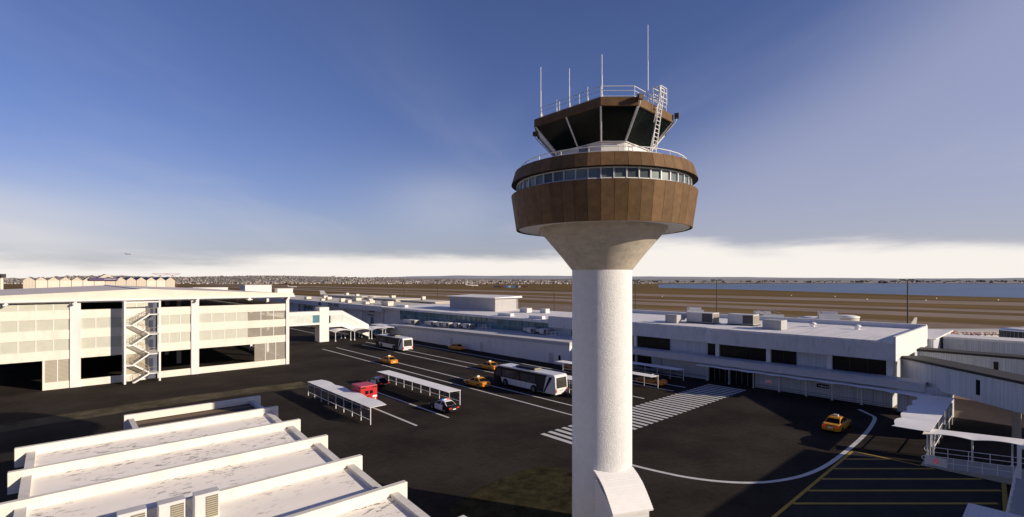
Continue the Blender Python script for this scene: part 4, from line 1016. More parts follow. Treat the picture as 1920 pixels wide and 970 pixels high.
# buses
def make_bus(label):
    t = thing('airport_bus', label, 'bus'); Ln, Wd, H = 13.2, 2.55, 2.95; h = Wd/2; y0, y1 = -Ln/2, Ln/2
    pr = [(y0, .32), (y0-.04, 1.0), (y0+.10, 2.75), (y0+.35, H), (y1-1.3, H), (y1-.45, 2.72), (y1-.12, 1.6), (y1, 1.0), (y1-.05, .32)]
    m = MB(); vs = [(-h, a, b_) for a, b_ in pr] + [(h, a, b_) for a, b_ in pr]; n = len(pr)
    m.add(vs, [tuple(range(n)), tuple(range(2*n-1, n-1, -1))] + [(i, (i+1) % n, n+(i+1) % n, n+i) for i in range(n)])
    m.build('body', WHITEP, t, bevel=.07, seg=3)
    for s in (-1, 1):
        x = s*(h+.012)
        def side(pts, nm, mt, off=0.0, par=t):
            return MB().add([(x+s*off, a, b_) for a, b_ in pts], [tuple(range(len(pts)))]).build(nm, mt, par)
        side([(y0+2.35, 1.25), (y1-1.3, 1.25), (y1-.75, 2.45), (y1-1.2, 2.78), (y0+1.5, 2.78), (y0+2.0, 2.3)], 'window_band', BLACKP)
        side([(y1-2.1, .34), (y1-.06, .34), (y1-.02, 1.0), (y1-.16, 1.7), (y1-.5, 2.5), (y1-1.75, 2.5), (y1-1.75, 1.2)], 'front_black_panel', BLACKP, .003)
        side([(y0+2.32, .42), (y0+2.08, .42), (y0+.55, 2.62), (y0+1.15, 2.62)], 'slanted_stripe', BLACKP, .004)
        WG = mat('bus_window_glass', (.085, .085, .09), .2, .5, .5, spec=.3)
        for a, b_ in ((y0+3.9, y0+7.0), (y0+7.35, y1-2.0), (y1-1.72, y1-.42)):
            g = side([(a, 1.35), (b_, 1.35), (b_ - (.0 if b_ < y1-1 else .35), 2.42), (a, 2.42)], 'side_window', WG, .006)
            MB().box(min(x, x+s*.02), max(x, x+s*.02), a, b_-.1, 2.02, 2.06).build('window_bar', PLASTD, g)
        dr = side([(y0+2.35, .40), (y0+3.65, .40), (y0+3.65, 2.55), (y0+1.75, 2.55)], 'doorway', mat('dark_interior', (.02, .022, .028), .6), .005)
        MB().box(min(x, x+s*.025), max(x, x+s*.025), y0+3.60, y0+3.72, .4, 2.55).build('door_edge', PLASTD, dr)
        for k in range(5):
            yy = y0+4.95+k*1.05; MB().box(min(x, x+s*.006), max(x, x+s*.006), yy-.012, yy+.012, .45, 1.22).build('panel_seam', mat('seam_grey', (.30, .30, .32), .7), t)
    for x in (-h+.10, h-.10):
        for y in (y0+4.25, y1-2.85):
            wheel(t, x+(.06 if x > 0 else -.06), y, .50, .32)
            s = 1 if x > 0 else -1
            am = MB(); xx = s*(h+.018)
            am.add([(xx, y, .5)] + [(xx, y+.62*math.cos(a), .5+.62*math.sin(a)) for a in [PI*k/14 - .25 + k*.5/14 for k in range(15)]], [tuple(range(16))]).build('wheel_arch', PLASTD, t)
    # rear and roof
    def tilt(y, z): return y
    MB().add([(-1.05, y0-.062, 1.18), (1.05, y0-.062, 1.18), (1.02, y0+.06, 2.58), (-1.02, y0+.06, 2.58)], [(0,1,2,3)]).build('rear_window', mat('olive_rear_glass', (.055, .05, .04), .10, .3, .7, spec=.6), t)
    MB().box(-.36, .36, y0-.09, y0-.055, .78, .92).build('number_plate', mat('grey_plate', (.5, .5, .48), .5), t)
    MB().box(-.95, .1, y0-.06, y0-.02, .34, .5).build('rear_grille', PLASTD, t) if False else MB().box(.05, 1.0, y0-.07, y0-.03, .36, .52).build('rear_grille', PLASTD, t)
    for x in (-1.12, 1.12):
        MB().box(x-.10, x+.10, y0-.08, y0-.02, .62, .98).build('tail_lamp', LAMPR, t)
        MB().box(x-.10, x+.10, y0-.08, y0-.02, 1.0, 1.14).build('tail_lamp', mat('amber_lamp', (.8, .35, .05), .3), t)
        MB().box(x-.15, x+.15, y1-.09, y1+.03, .68, .88).build('headlamp', LAMPW, t)
    MB().add([(-1.1, y1-.02, 1.1), (1.1, y1-.02, 1.1), (1.0, y1-.35, 2.55), (-1.0, y1-.35, 2.55)], [(0,1,2,3)]).build('windscreen', CARGLASS, t)
    MB().prism([(-.72, -1.9), (.72, -1.9), (.72, 1.5), (.4, 2.4), (-.4, 2.4), (-.72, 1.5)], H+.003, [H+.34, H+.34, H+.34, H+.2, H+.2, H+.34]).build('roof_unit', PLASTD, t, bevel=.05, seg=2)
    MB().box(-.66, .66, -1.96, -1.905, H+.05, H+.28).build('roof_grille', GRILLE, t)
    return t
bus = make_bus('white airport bus with black window band beside the tower, the nearer of two')
bus.location = (54.0, 55.6, .03); bus.scale = (1.05, 1.05, 1.08); bus['group'] = 'white airport buses'
dup(bus, (60.9, 110.9, .03), 0, 'white airport bus with black window band near the footbridge, the further of two')
# ambulance
am = thing('ambulance', 'red box-bodied ambulance parked behind the near shelter', 'ambulance')
MB().box(-1.2, 1.2, -3.0, -.3, .55, 2.95).build('box_body', REDP, am, bevel=.06, seg=2)
rings = []
for y, w_, zb, zt in ((-.28, 1.05, .45, 2.2), (.4, 1.05, .45, 2.15), (1.1, 1.02, .45, 1.45), (1.9, .98, .45, 1.3), (2.15, .85, .5, 1.0)):
    rings.append([(-w_, y, zb), (w_, y, zb), (w_*.92, y, zt), (-w_*.92, y, zt)])
MB().loft(rings).build('cab', REDP, am, bevel=.05, seg=2)
MB().add([(-.85, .46, 2.10), (.85, .46, 2.10), (.88, 1.08, 1.52), (-.88, 1.08, 1.52)], [(0,1,2,3)]).build('windscreen', CARGLASS, am)
BQ = mat('black_square', (.012, .012, .014), .4)
for x in (-.98, -.64, .64, .98): MB().box(x-.12, x+.12, -3.05, -3.002, 2.62, 2.80).build('corner_lamp', BQ, am)
for x in (-.32, .32): MB().box(x-.22, x+.22, -3.04, -3.002, 1.85, 2.3).build('rear_window', CARGLASS, am)
for x in (-.16, .16): MB().box(x-.08, x+.08, -3.04, -3.002, 1.5, 1.62).build('door_handle', BQ, am)
MB().box(.5, 1.12, -3.03, -3.002, 1.32, 1.58).build('white_plate', METALW, am); MB().box(.82, .95, -3.03, -3.002, 1.02, 1.24).build('white_plate', METALW, am)
for s in (-1, 1):
    for y in (-2.5, -.8): MB().box(min(s*1.202, s*1.23), max(s*1.202, s*1.23), y-.2, y+.2, 2.6, 2.78).build('side_lamp', BQ, am)
MB().box(-1.15, 1.15, -3.18, -3.0, .42, .58).build('rear_bumper', PLASTD, am)
for x in (-1.0, 1.0):
    for y in (-1.9, 1.25): wheel(am, x, y, .42, .26)
am.location = (30.2, 64.6, .03)
# small red van by the terminal, glimpsed over the footbridge
rv = thing('red_van', 'dark red van parked by the airline terminal above the footbridge', 'van', (0, 0, 0))
MB().box(-1.0, 1.0, -2.6, 2.6, .4, 2.3).build('body', mat('dull_red_paint', (.28, .035, .02), .4), rv, bevel=.12)
MB().add([(-.85, -2.615, 1.4), (.85, -2.615, 1.4), (.82, -2.6, 2.0), (-.82, -2.6, 2.0)], [(0,1,2,3)]).build('rear_window', CARGLASS, rv)
for x in (-.9, .9):
    for y in (-1.7, 1.7): wheel(rv, x, y, .36, .22)
rv.location = (77.5, 222, .03)
# ------------------------------------------------------------------ airside: light masts, aircraft, roof clutter
mast = thing('light_mast', 'x', 'light mast')
MB().tube((0, 0, 0), (0, 0, 17.0), .17, 8, r1=.11).build('mast_pole', PIPE, mast)
m = MB().tube((-1.3, 0, 17.0), (1.3, 0, 17.0), .07, 6)
m.build('crossbar', PIPE, mast)
for x in (-1.2, -.6, .6, 1.2): MB().obox((x, .12, 17.15), (.42, .3, .22), 0).build('lamp_head', PIPE, mast)
MS = [(125, 20.0), (125, 59.0), (125, 83.5), (126, 117), (127, 138), (128, 192), (129, 224)]
for i, (x, y) in enumerate(reversed(MS)):
    o = mast if i == 0 else dup(mast, (0, 0, 0))
    o.location = (x, y, 0); o.rotation_euler = (0, 0, -TH); o['label'] = 'tall dark floodlight mast beyond the terminals, %s from the left' % ORDS[i]; o['group'] = 'floodlight masts on the apron'
def make_plane(nm, label, Ln=32.0, r=1.9, m=PLANEW, ttail=False, engines=True):
    t = thing(nm, label, 'airliner')
    prof = [(.02, 0), (.45, .03), (.75, .07), (.95, .13), (1.0, .2), (1.0, .68), (.85, .8), (.55, .92), (.15, 1.0)]
    rings = []
    for k, f in prof:
        zc = 3.3 + (.9*r*.5*max(0, f-.68)/.32) - (.12*r*max(0, .1-f)/.1); y = Ln*(.5-f)
        rings.append([(k*r*math.cos(2*PI*q/16), y, zc + k*r*math.sin(2*PI*q/16)) for q in range(16)])
    MB().loft(rings, sm=True).build('fuselage', m, t)
    for s in (-1, 1):
        MB().add([(s*r*.7, Ln*.10, 2.6), (s*Ln*.47, -Ln*.13, 3.8), (s*Ln*.47, -Ln*.175, 3.8), (s*r*.7, -Ln*.10, 2.6), (s*r*.7, Ln*.10, 2.95), (s*Ln*.47, -Ln*.13, 3.9), (s*Ln*.47, -Ln*.175, 3.9), (s*r*.7, -Ln*.10, 2.95)],
                 [(0,1,2,3), (7,6,5,4), (0,4,5,1), (1,5,6,2), (2,6,7,3), (3,7,4,0)]).build('wing', m, t)
        MB().add([(s*Ln*.47, -Ln*.13, 3.85), (s*Ln*.475, -Ln*.175, 3.85), (s*Ln*.485, -Ln*.19, 6.1), (s*Ln*.485, -Ln*.175, 6.1)], [(0,1,2,3)]).build('winglet', m, t)
        zt = 3.6+r*.6 if not ttail else 3.3+r+5.4
        yt = -Ln*.40 if not ttail else -Ln*.46
        MB().add([(s*.15, yt, zt), (s*Ln*.17, yt-Ln*.07, zt+.2), (s*Ln*.17, yt-Ln*.10, zt+.2), (s*.15, yt-Ln*.09, zt), (s*.15, yt, zt+.2), (s*Ln*.17, yt-Ln*.07, zt+.28), (s*Ln*.17, yt-Ln*.10, zt+.28), (s*.15, yt-Ln*.09, zt+.2)],
                 [(0,1,2,3), (7,6,5,4), (0,4,5,1), (1,5,6,2), (2,6,7,3), (3,7,4,0)]).build('tailplane', m, t)
        if engines: MB().lathe([(.55, -1.7), (.8, -1.5), (.85, .6), (.6, 1.6)], 14).build('engine', PLANEG, t).matrix_local = Matrix.Translation((s*Ln*.16, Ln*.06, 2.0)) @ Matrix.Rotation(PI/2, 4, 'X')
        MB().lathe([(.45, -.2), (.45, .2)], 12).build('landing_gear', TYRE, t).matrix_local = Matrix.Translation((s*2.2, -Ln*.03, .45)) @ Matrix.Rotation(PI/2, 4, 'Y')
    MB().add([(-.12, -Ln*.33, 3.3+r*.9), (.12, -Ln*.33, 3.3+r*.9), (.12, -Ln*.49, 3.3+r*.7), (-.12, -Ln*.49, 3.3+r*.7), (-.06, -Ln*.46, 3.3+r+5.6), (.06, -Ln*.46, 3.3+r+5.6), (.06, -Ln*.53, 3.3+r+5.6), (-.06, -Ln*.53, 3.3+r+5.6)],
             [(0,1,2,3), (7,6,5,4), (0,4,5,1), (1,5,6,2), (2,6,7,3), (3,7,4,0)]).build('tail_fin', m, t)
    return t
# freighter with red lettering behind the right-hand pier
fq = make_plane('freight_airliner', 'grey airliner with dark red capital lettering behind the far right pier', 42, 2.0, PLANEG, False, True)
FD = math.radians(-42.24)                               # its length lies across the view
m = MB()
for k in range(19): m.lathe([(.16, -.02), (.16, .02)], 10) if False else m.obox((-1.84, 12.6-k*1.35, 4.22), (.08, .26, .30), 0)
m.build('cabin_windows', PLASTD, fq)
text('lettering', 'TRANS GLO', .98, TEXTR, fq, (-1.84, .9, 4.15), (0, -1, 0), (.5, 0, .866), .01, 1.0, .012, 1.42)
ring(MB(), (-1.72, 2.3, 4.55), (0, -1, 0), (.5, 0, .866), .55, .2, 14).build('emblem', TEXTR, fq)
px_, py_ = cw(.905*102, 102)
fq.location = (px_, py_, 1.75); fq.rotation_euler = (0, 0, FD + PI/2)
pa = make_plane('parked_airliner', 'x', 34, 1.9)
for i, (x, y, rz, lab, z, k) in enumerate((
        (128.5, 288, -2.31, 'white airliner parked behind the airline terminal roofs', 0, 1.0),
        (*cw(-75/FPX*1330, 1330), -2.31, 'white airliner on the distant taxiway right of the middle of the field', 0, 1.0),
        (*cw(-412/FPX*1150, 1150), -2.31, 'small white airliner on the distant field towards the suburb', 0, .62),
        )):
    o = pa if i == 0 else dup(pa, (0, 0, 0)); o.location = (x, y, z); o.rotation_euler = (0, 0, rz); o['label'] = lab; o['group'] = 'airliners on the field'; o.scale = (k, k, k)
fly = make_plane('flying_airliner', 'tiny dark airliner flying low in the sky above the hangars', 30, 1.8, PIPE)
fly.location = (*cw(-720/FPX*1500, 1500), 95); fly.rotation_euler = (0, 0, -1.6); fly.scale = (.5, .5, .5)
tt = make_plane('tee_tailed_airliner', 'white airliner with a high tee tail showing above the hall roof', 30, 1.7, PLANEW, True, False)
tt.location = (128, 223, -1.4); tt.rotation_euler = (0, 0, -2.2)
# a turboprop whose high tail shows over the main roof
t2 = dup(tt, (122, 50.5, -3.2), -.65, 'white airliner whose high tail shows over the main terminal roof'); t2.scale = (.8, .8, .8)
# jetway rotundas and fixed plant behind the main terminal
def rotunda(x, y, r, z, m, label, ribs=False):
    t = thing('jetway_rotunda', label, 'rotunda', (x, y, 0))
    MB().lathe([(r, 0), (r, z)], 32, x, y).build('drum', m, t); MB().lathe([(r+.1, z), (r+.1, z+.18), (r*.6, z+.4), (.1, z+.45)], 32, x, y).build('cap', METALW, t)
    if ribs:
        q = MB()
        for k in range(36): a = 2*PI*k/36; q.box(x+(r+.03)*math.cos(a)-.03, x+(r+.03)*math.cos(a)+.03, y+(r+.03)*math.sin(a)-.03, y+(r+.03)*math.sin(a)+.03, 1, z)
        q.build('ribs', GRILLE, t)
rotunda(122.9, 3.8, 3.0, 8.3, mat('navy_ribbed_drum', (.02, .025, .05), .5), 'dark ribbed rotunda with a pale cap behind the far right pier', True)
CREAMD = mat('cream_drum', (.60, .56, .48), .6, .06, 1)
rotunda(112, 33.2, 2.4, 9.3, CREAMD, 'cream domed drum behind the main roof, the left one'); rotunda(112, 27.2, 2.0, 9.9, CREAMD, 'cream domed drum behind the main roof, the right one')
def jetbridge(x, y, ln, z, label, rz=0):
    t = thing('jet_bridge', label, 'jet bridge', (0, 0, 0))
    MB().box(0, ln, -1.4, 1.4, 2.6, z).build('tunnel', PLANEW, t); MB().box(ln*.5, ln*.5+.5, -1.7, 1.7, 0, z+.25).build('collar', GREYBOX, t)
    MB().box(ln-.3, ln, -1.8, 1.8, 0, z+.4).build('end_frame', METALW, t); MB().box(-.4, 0, -1.8, 1.8, 0, z+.6).build('end_frame', METALW, t)
    m = MB()
    for s in (-1.3, 1.3): m.tube((0, s, z+.9), (ln*.8, s, z+.75), .05)
    for k in range(5): m.tube((ln*.2*k, 1.3, z), (ln*.2*k, 1.3, z+.9), .05)
    m.build('top_rail', mat('tan_rail', (.42, .34, .26), .5), t)
    t.location = (x, y, 0); t.rotation_euler = (0, 0, rz); return t
jetbridge(108, 56.0, 16, 9.6, 'pale jet bridge behind the main roof, left of the two box units', .5)
jetbridge(108, 39.0, 16, 9.4, 'pale jet bridge behind the main roof, right of the two box units', .5)
jetbridge(110, 29.5, 12, 9.9, 'pale jet bridge between the two cream drums', .3)
jetbridge(112, 88, 13, 9.0, 'pale jet bridge just left of the tower shaft', .2)
# back range of beige roofs beyond the airline terminal
rb = random.Random(21)
for i, (x0, x1, y0, y1, z) in enumerate(((111, 122, 168, 196, 8.3), (111, 124, 200, 232, 8.5), (112, 126, 236, 290, 8.8), (106, 120, 136, 166, 7.6))):
    t = thing('back_range_building', 'flat beige roofed building range behind the airline terminal, %s from the right' % ORDS[[1, 2, 3, 0][i]], 'building', (x0, y0, 0), 'beige ranges behind the airline terminal')
    MB().box(x0, x1, y0, y1, 0, z-.3).build('wall', ROOFBEIGE, t); MB().box(x0-.5, x1+.5, y0-.6, y1+.6, z-.29, z).build('roof', mat('pale_cream_roof', (.74, .68, .57), .8, .06, .5), t)
    MB().box(x0-.06, x0-.01, y0+4, y0+12, z-2.2, z-.5).build('window_strip', mat('grey_window_strip', (.07, .08, .09), .4), t)
ru = make_unit('roof_plant_box', 'x', 1.7, 2.2, 1.3, .9, '', mat('cream_unit_casing', (.70, .64, .54), .6, .06, 2))
rs_ = [(88, 164), (92, 172), (87.5, 181), (93, 188), (87, 196), (98, 199), (90, 209), (99, 214), (88, 226), (95, 236), (90, 250), (101, 256), (114, 182), (116, 212), (114, 246), (118, 268)]
for i, (x, y) in enumerate(sorted(rs_, key=lambda q: -q[1])):
    o = ru if i == 0 else dup(ru, (0, 0, 0)); s = rb.uniform(.8, 1.5)
    o.location = (x, y, 7.58 if x < 110 else 8.6); o.scale = (s, s*rb.uniform(.7, 1.5), rb.uniform(.8, 1.25)); o['label'] = 'boxy cream plant unit among many on the roofs behind the airline lettering'; o['group'] = 'cream plant units on the far terminal roofs'
for i, (x, y, sx, sy, lab) in enumerate(((86.6, 152, 1.2, 6.5, 'low white skylight box on the hall roof, nearest the airline lettering'), (85.0, 96, 1.2, 5, 'low white skylight box on the hall roof above the blue glazing'), (84.4, 84, 1.0, 4.5, 'low white skylight box on the hall roof close to the tower'), (97, 101, 2.0, 3.0, 'pale duct box beside the grey plant room'), (98.5, 95, 1.6, 2.2, 'square pale plant box right of the grey plant room'))):
    t = thing('roof_box', lab, 'roof box', (x, y, 7.8)); MB().box(x-sx/2, x+sx/2, y-sy/2, y+sy/2, 7.7, 8.5 + (.7 if i > 2 else 0)).build('casing', METALW if i < 3 else ACBODY, t, bevel=.05)
    MB().box(x-sx/2-.15, x+sx/2+.15, y-sy/2-.15, y+sy/2+.15, 7.85, 7.95).build('flashing', WHITE, t)

# ------------------------------------------------------------------ hangars beyond the car park
HY = 700.0
for i in range(14):
    x0 = -30.0 + i*9.15; t = thing('hangar_bay', 'tan gabled workshop bay beyond the car park, %s from the left' % (ORDS+['eleventh','twelfth','thirteenth','fourteenth'])[i], 'hangar', (x0, HY, 0), 'gabled hangar bays beyond the car park')
    zr, ze = 20.6, 17.0; a, b_ = x0+.12, x0+9.0
    MB().add([(a, HY, 0), (b_, HY, 0), (b_, HY, ze), ((a+b_)/2, HY, zr), (a, HY, ze), (a, HY+70, 0), (b_, HY+70, 0), (b_, HY+70, ze), ((a+b_)/2, HY+70, zr), (a, HY+70, ze)],
             [(0,1,2,3,4), (9,8,7,6,5), (0,5,6,1), (1,6,7,2), (4,9,5,0)]).build('wall', HANGW, t)
    MB().add([(a-.1, HY-.4, ze), ((a+b_)/2, HY-.4, zr+.15), ((a+b_)/2, HY+70, zr+.15), (a-.1, HY+70, ze), (b_+.1, HY-.4, ze), (b_+.1, HY+70, ze)], [(0,1,2,3), (1,4,5,2)]).build('roof', mat('blue_grey_hangar_roof', (.16, .16, .19), .7), t)
    if i in (1, 2, 3, 4, 5, 6, 11, 12): MB().box(a+.1, b_-.1, HY-.35, HY-.05, 9, 16.6).build('door', HANGD, t)
hb = thing('large_hangar', 'taller tan gabled hangar with a long purple sign above the workshop row', 'hangar', (40, 780, 0))
MB().add([(30, 776, 0), (48, 776, 0), (48, 776, 19), (39, 776, 25), (30, 776, 19), (30, 840, 0), (48, 840, 0), (48, 840, 19), (39, 840, 25), (30, 840, 19)], [(0,1,2,3,4), (9,8,7,6,5), (0,5,6,1), (1,6,7,2), (4,9,5,0), (2,7,8,3), (3,8,9,4)]).build('wall', HANGW, hb)
ps = thing('purple_sign', 'long purple sign board with small white lettering across the hangar row', 'sign', (40, 698, 17))
MB().box(20.5, 45.0, HY-2.2, HY-1.6, 16.9, 19.8).build('board', PURPLE, ps)
text('lettering', 'ENGINEERING SUPPLY', 1.6, TEXTW, ps, (33.4, HY-2.25, 17.8), (1, 0, 0), (0, 0, 1), .02, .62)
tl = thing('apron_lamp_tower', 'pale lamp tower with a square head at the far left edge', 'lamp tower', (-52, 610, 0))
tx, ty = cw(-1.033*430, 430)
tl.location = (tx, ty, 0); ORG[tl.name] = Vector((tx, ty, 0))
MB().tube((tx, ty, 0), (tx, ty, 22), 1.3, 8).build('shaft', HANGD, tl); MB().obox((tx, ty, 21), (4.2, 4.2, 3.2), -TH).build('lamp_head', PIPE, tl)
cr = thing('lattice_crane', 'red and white lattice cranes standing beyond the workshop row', 'crane', (105, 760, 0))
m = MB()
for x in (92, 105):
    for s in (-1, 1): m.tube((x+s*8, 770, 0), (x, 770, 24), .25)
    m.tube((x-9, 770, 25.5), (x+9, 770, 25.5), .22).tube((x, 770, 23), (x-8, 770, 25.5), .18).tube((x, 770, 23), (x+8, 770, 25.5), .18)
m.build('lattice', mat('dull_red_steel', (.30, .10, .08), .7), cr)
for i, (x0, x1, y0, y1, z, lab) in enumerate(((87, 103, 352, 366, 13.8, 'plain white box building beyond the car park roof'), (70, 92, 420, 436, 11.5, 'low white building just above the car park ridge'), (108, 118, 356, 362, 11.2, 'low cream outbuilding right of the plain white box building'))):
    t = thing('distant_box_building', lab, 'building', (x0, y0, 0)); MB().box(x0, x1, y0, y1, 0, z).build('wall', WHITE, t)
    MB().box(x0-.04, x0-.01, y0+2, y1-2, z*.3, z*.7).build('window_strip', NAVY, t); MB().box(x0-.3, x1+.3, y0-.3, y1+.3, z+.002, z+.25).build('roof', METALW, t)
# containers out on the field
cc = [(.06, .12, .3), (.04, .25, .5), (.5, .55, .6), (.05, .05, .06), (.2, .06, .04)]
for i in range(14):
    d = 1180; xr = (928+i*4.6-960)/FPX*d; x, y = cw(xr, d)
    k = [3, 3, 3, 4, 0, 1, 2, 1, 1, 3, 2, 4, 3, 4][i]
    t = thing('shipping_container', ['dark blue', 'bright blue', 'white', 'black', 'rusty red'][k]+' container in the long row far out on the airfield grass', 'container', (x, y, 0), 'containers on the airfield')
    MB().obox((x, y, 2.2), (5.2, 3, 4.4), -TH).build('container_box', mat('container_%d' % k, cc[k], .5), t); MB().obox((x+.9, y-1.6, 2.2), (.15, .15, 4.0), -TH).build('door_bar', PLASTD, t)

# ------------------------------------------------------------------ far shore, hills and suburb
def hill(nm, dist, depth, prof, m, rough=1.0, seed=1):
    rr = random.Random(seed); mb = MB(); N = 260; rows = []
    xs0, xs1 = prof[0][0], prof[-1][0]
    def hgt(px):
        for (a, ya), (b, yb) in zip(prof[:-1], prof[1:]):
            if a <= px <= b: t = (px-a)/(b-a); t = t*t*(3-2*t); return ya+(yb-ya)*t
        return prof[-1][1]
    ph = [rr.uniform(0, 6.28) for _ in range(8)]
    for i in range(N+1):
        px = xs0+(xs1-xs0)*i/N; r = (px-960)/FPX
        top = hgt(px); jit = sum(math.sin(px*(.02*(1.9**k))+ph[k])*(.5**(k*.7)) for k in range(8))*.55*rough
        zt = max(1.0, HCAM + (526-(top-jit*.6))/FPX*(dist+depth))
        row = []
        for f, hz in ((0, 0), (.3, .30+.08*math.sin(px*.05+ph[0])), (.65, .70+.07*math.sin(px*.037+ph[1])), (1, 1), (1.5, .7)):
            d = dist+depth*f; x, y = cw(r*d, d); row.append((x, y, zt*hz-.2 if f == 0 else zt*hz))
        rows.append(row)
    vs = [p for r_ in rows for p in r_]
    fs = [(i*5+j, (i+1)*5+j, (i+1)*5+j+1, i*5+j+1) for i in range(N) for j in range(4)]
    mb.add(vs, fs, sm=True); o = mb.build(nm, m, fix=False); o['kind'] = 'structure'
    return hgt
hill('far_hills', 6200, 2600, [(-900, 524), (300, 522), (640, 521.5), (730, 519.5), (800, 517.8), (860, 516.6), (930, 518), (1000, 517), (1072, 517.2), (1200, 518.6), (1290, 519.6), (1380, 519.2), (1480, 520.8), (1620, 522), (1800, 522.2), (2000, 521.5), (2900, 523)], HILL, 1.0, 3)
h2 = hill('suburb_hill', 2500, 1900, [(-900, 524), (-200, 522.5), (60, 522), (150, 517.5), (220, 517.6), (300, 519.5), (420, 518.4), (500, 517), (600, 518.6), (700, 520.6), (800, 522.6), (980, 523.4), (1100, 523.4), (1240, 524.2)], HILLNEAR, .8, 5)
hill('far_shore', 2950, 1500, [(1120, 523.6), (1240, 523.4), (1420, 524), (1640, 524.6), (2000, 524.4), (2900, 525)], mat('haze_tinted_shore', (.34, .33, .32), .95, .2, .004, world=True, spec=0), .7, 9)  # shore colour includes painted haze
# suburban houses: the nearest ones as things of their own, the rest as one mass
HC_ = [mat('house_%d' % i, c, .8, .05) for i, c in enumerate(((.42, .385, .35), (.37, .31, .27), (.34, .32, .30), (.50, .465, .43), (.34, .28, .245)))]  # distance haze blended into these house colours
RC_ = [mat('house_roof_%d' % i, c, .8, .05) for i, c in enumerate(((.32, .22, .18), (.27, .25, .24), (.38, .29, .23)))]
rr = random.Random(77)
def house_mesh(mb, x, y, z, w_, l_, h_, rz, m, rm):
    R = Matrix.Rotation(rz, 3, 'Z'); P = lambda a, b, c_: tuple(Vector((x, y, z)) + R @ Vector((a, b, c_)))
    mb.add([P(-w_,-l_,0), P(w_,-l_,0), P(w_,l_,0), P(-w_,l_,0), P(-w_,-l_,h_), P(w_,-l_,h_), P(w_,l_,h_), P(-w_,l_,h_), P(0,-l_,h_*1.5), P(0,l_,h_*1.5)],
           [(0,1,5,8,4), (2,3,7,9,6), (1,2,6,5), (3,0,4,7)], m)
    mb.add([P(-w_,-l_,h_), P(0,-l_,h_*1.5), P(0,l_,h_*1.5), P(-w_,l_,h_), P(w_,-l_,h_), P(w_,l_,h_)], [(0,1,2,3), (1,4,5,2)], rm)
protos = []
for i in range(5):
    mb = MB(); house_mesh(mb, 0, 0, 0, 5, 7, 5.5, 0, 0, 1); me = mb.build('tmp', [HC_[i], RC_[i % 3]]).data
    bpy.data.objects.remove(bpy.data.objects['tmp']); protos.append(me)
prof2 = h2
spots = []
for i in range(2300):
    px = rr.uniform(-60, 1235); f = rr.random()**1.25
    if px < 60 and rr.random() < .3: continue
    d = 2500+1900*f; zt = max(1.0, HCAM + (526-prof2(px))/FPX*4400)
    hz = f/.3*.30 if f < .3 else (.30+(f-.3)/.35*.40 if f < .65 else .70+(f-.65)/.35*.30)
    if px > 760 and f > .55: continue
    spots.append((d, px, zt*hz-.5))
for i in range(300): spots.append((2250+rr.random()*260, rr.uniform(-40, 1240), 0))
for i in range(120): spots.append((2960+rr.random()*500, rr.uniform(1200, 1960), 2.5))
spots.sort()
mb = MB()
for i, (d, px, z) in enumerate(spots):
    x, y = cw((px-960)/FPX*d, d); k = rr.choice((0, 0, 1, 1, 2, 3, 3, 4)); s = rr.uniform(.38, .82)
    if i < 290:
        o = bpy.data.objects.new('suburban_house', protos[k]); C.objects.link(o); o.location = (x, y, z); o.rotation_euler = (0, 0, rr.uniform(0, 3.1)); o.scale = (s, s, s*rr.uniform(.8, 1.3))
        tag(o, 'tiny gabled house in the far suburb beyond the airfield', 'house', 'houses of the far suburb')
    else: house_mesh(mb, x, y, z, 5*s, 7*s, 5.5*s, rr.uniform(0, 3.1), k, 5+(k % 3))
o = mb.build('suburb_houses', HC_+RC_, fix=False); o['kind'] = 'stuff'; o['label'] = 'mass of pale and brick red houses covering the far hillside'; o['category'] = 'houses'
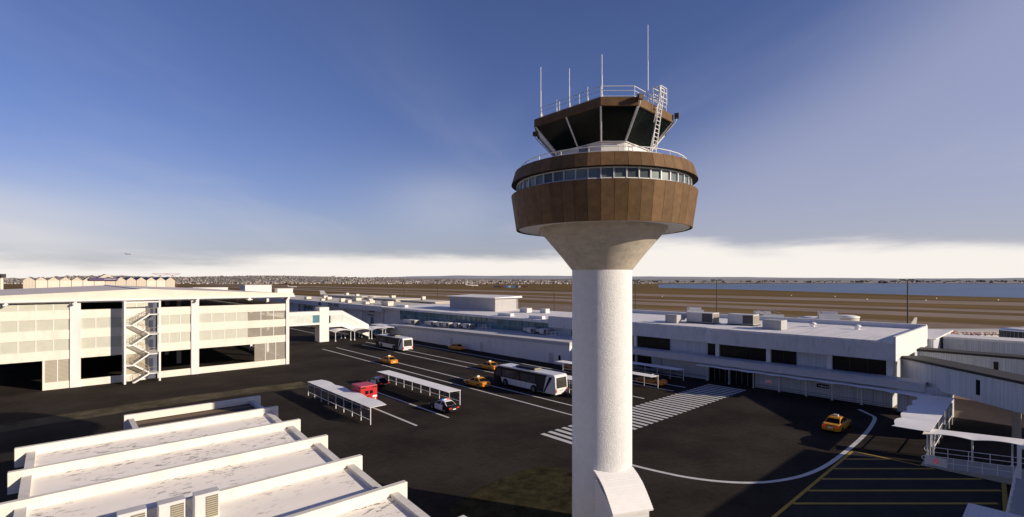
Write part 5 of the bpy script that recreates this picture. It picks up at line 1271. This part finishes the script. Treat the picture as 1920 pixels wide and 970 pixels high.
# tree masses between the houses and along the far shores
mb = MB()
def clump(x, y, z, s, h_):
    for k in range(7):
        a = rr.uniform(0, 6.28); r_ = s*rr.random(); cx, cy, cz = x+r_*math.cos(a), y+r_*math.sin(a), z+h_*rr.uniform(.25, .8); q = s*rr.uniform(.25, .5)
        vs = [(cx+q*rr.uniform(.7, 1.2)*math.cos(b)*math.cos(e), cy+q*rr.uniform(.7, 1.2)*math.sin(b)*math.cos(e), cz+q*.8*math.sin(e)) for e in (-.8, .1, .9) for b in [j*PI/3 for j in range(6)]]
        mb.add(vs, [(j*6+k2, j*6+(k2+1) % 6, (j+1)*6+(k2+1) % 6, (j+1)*6+k2) for j in range(2) for k2 in range(6)] + [(12,13,14,15,16,17), (5,4,3,2,1,0)])
for i in range(520):
    px = rr.uniform(-60, 1240); f = rr.random(); d = 2400+1900*f; zt = max(1.0, HCAM + (526-prof2(px))/FPX*4400)
    hz = f*.98
    if px > 760 and f > .5: continue
    x, y = cw((px-960)/FPX*d, d); clump(x, y, zt*hz, rr.uniform(5, 16), rr.uniform(4, 9))
for i in range(170):
    px = rr.uniform(1180, 2000); d = rr.uniform(2960, 4400); x, y = cw((px-960)/FPX*d, d); clump(x, y, 2+rr.random()*6, rr.uniform(8, 24), rr.uniform(5, 10))
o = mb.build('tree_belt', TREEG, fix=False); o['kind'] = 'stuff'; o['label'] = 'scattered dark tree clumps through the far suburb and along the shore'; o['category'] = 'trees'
# small white marker boards on the field
mk = thing('marker_board', 'x', 'marker board')
MB().box(-.5, .5, -.1, .1, .3, 1.1).build('board', METALW, mk)
for x in (-.7, .7): MB().box(x-.06, x+.06, -.05, .05, 0, .4).build('leg', PIPE, mk)
ml = [(745, 536), (766, 538), (880, 533.5), (1242, 557), (1484, 555.5), (1566, 557.5), (1756, 561), (1872, 564), (1626, 562.5), (1736, 565)]
for i, (px, py) in enumerate(ml):
    o = mk if i == 0 else dup(mk, (0, 0, 0)); o.location = G(px, py); o.rotation_euler = (0, 0, -TH)
    o['label'] = 'tiny white marker board out on the airfield grass'; o['group'] = 'marker boards on the airfield'
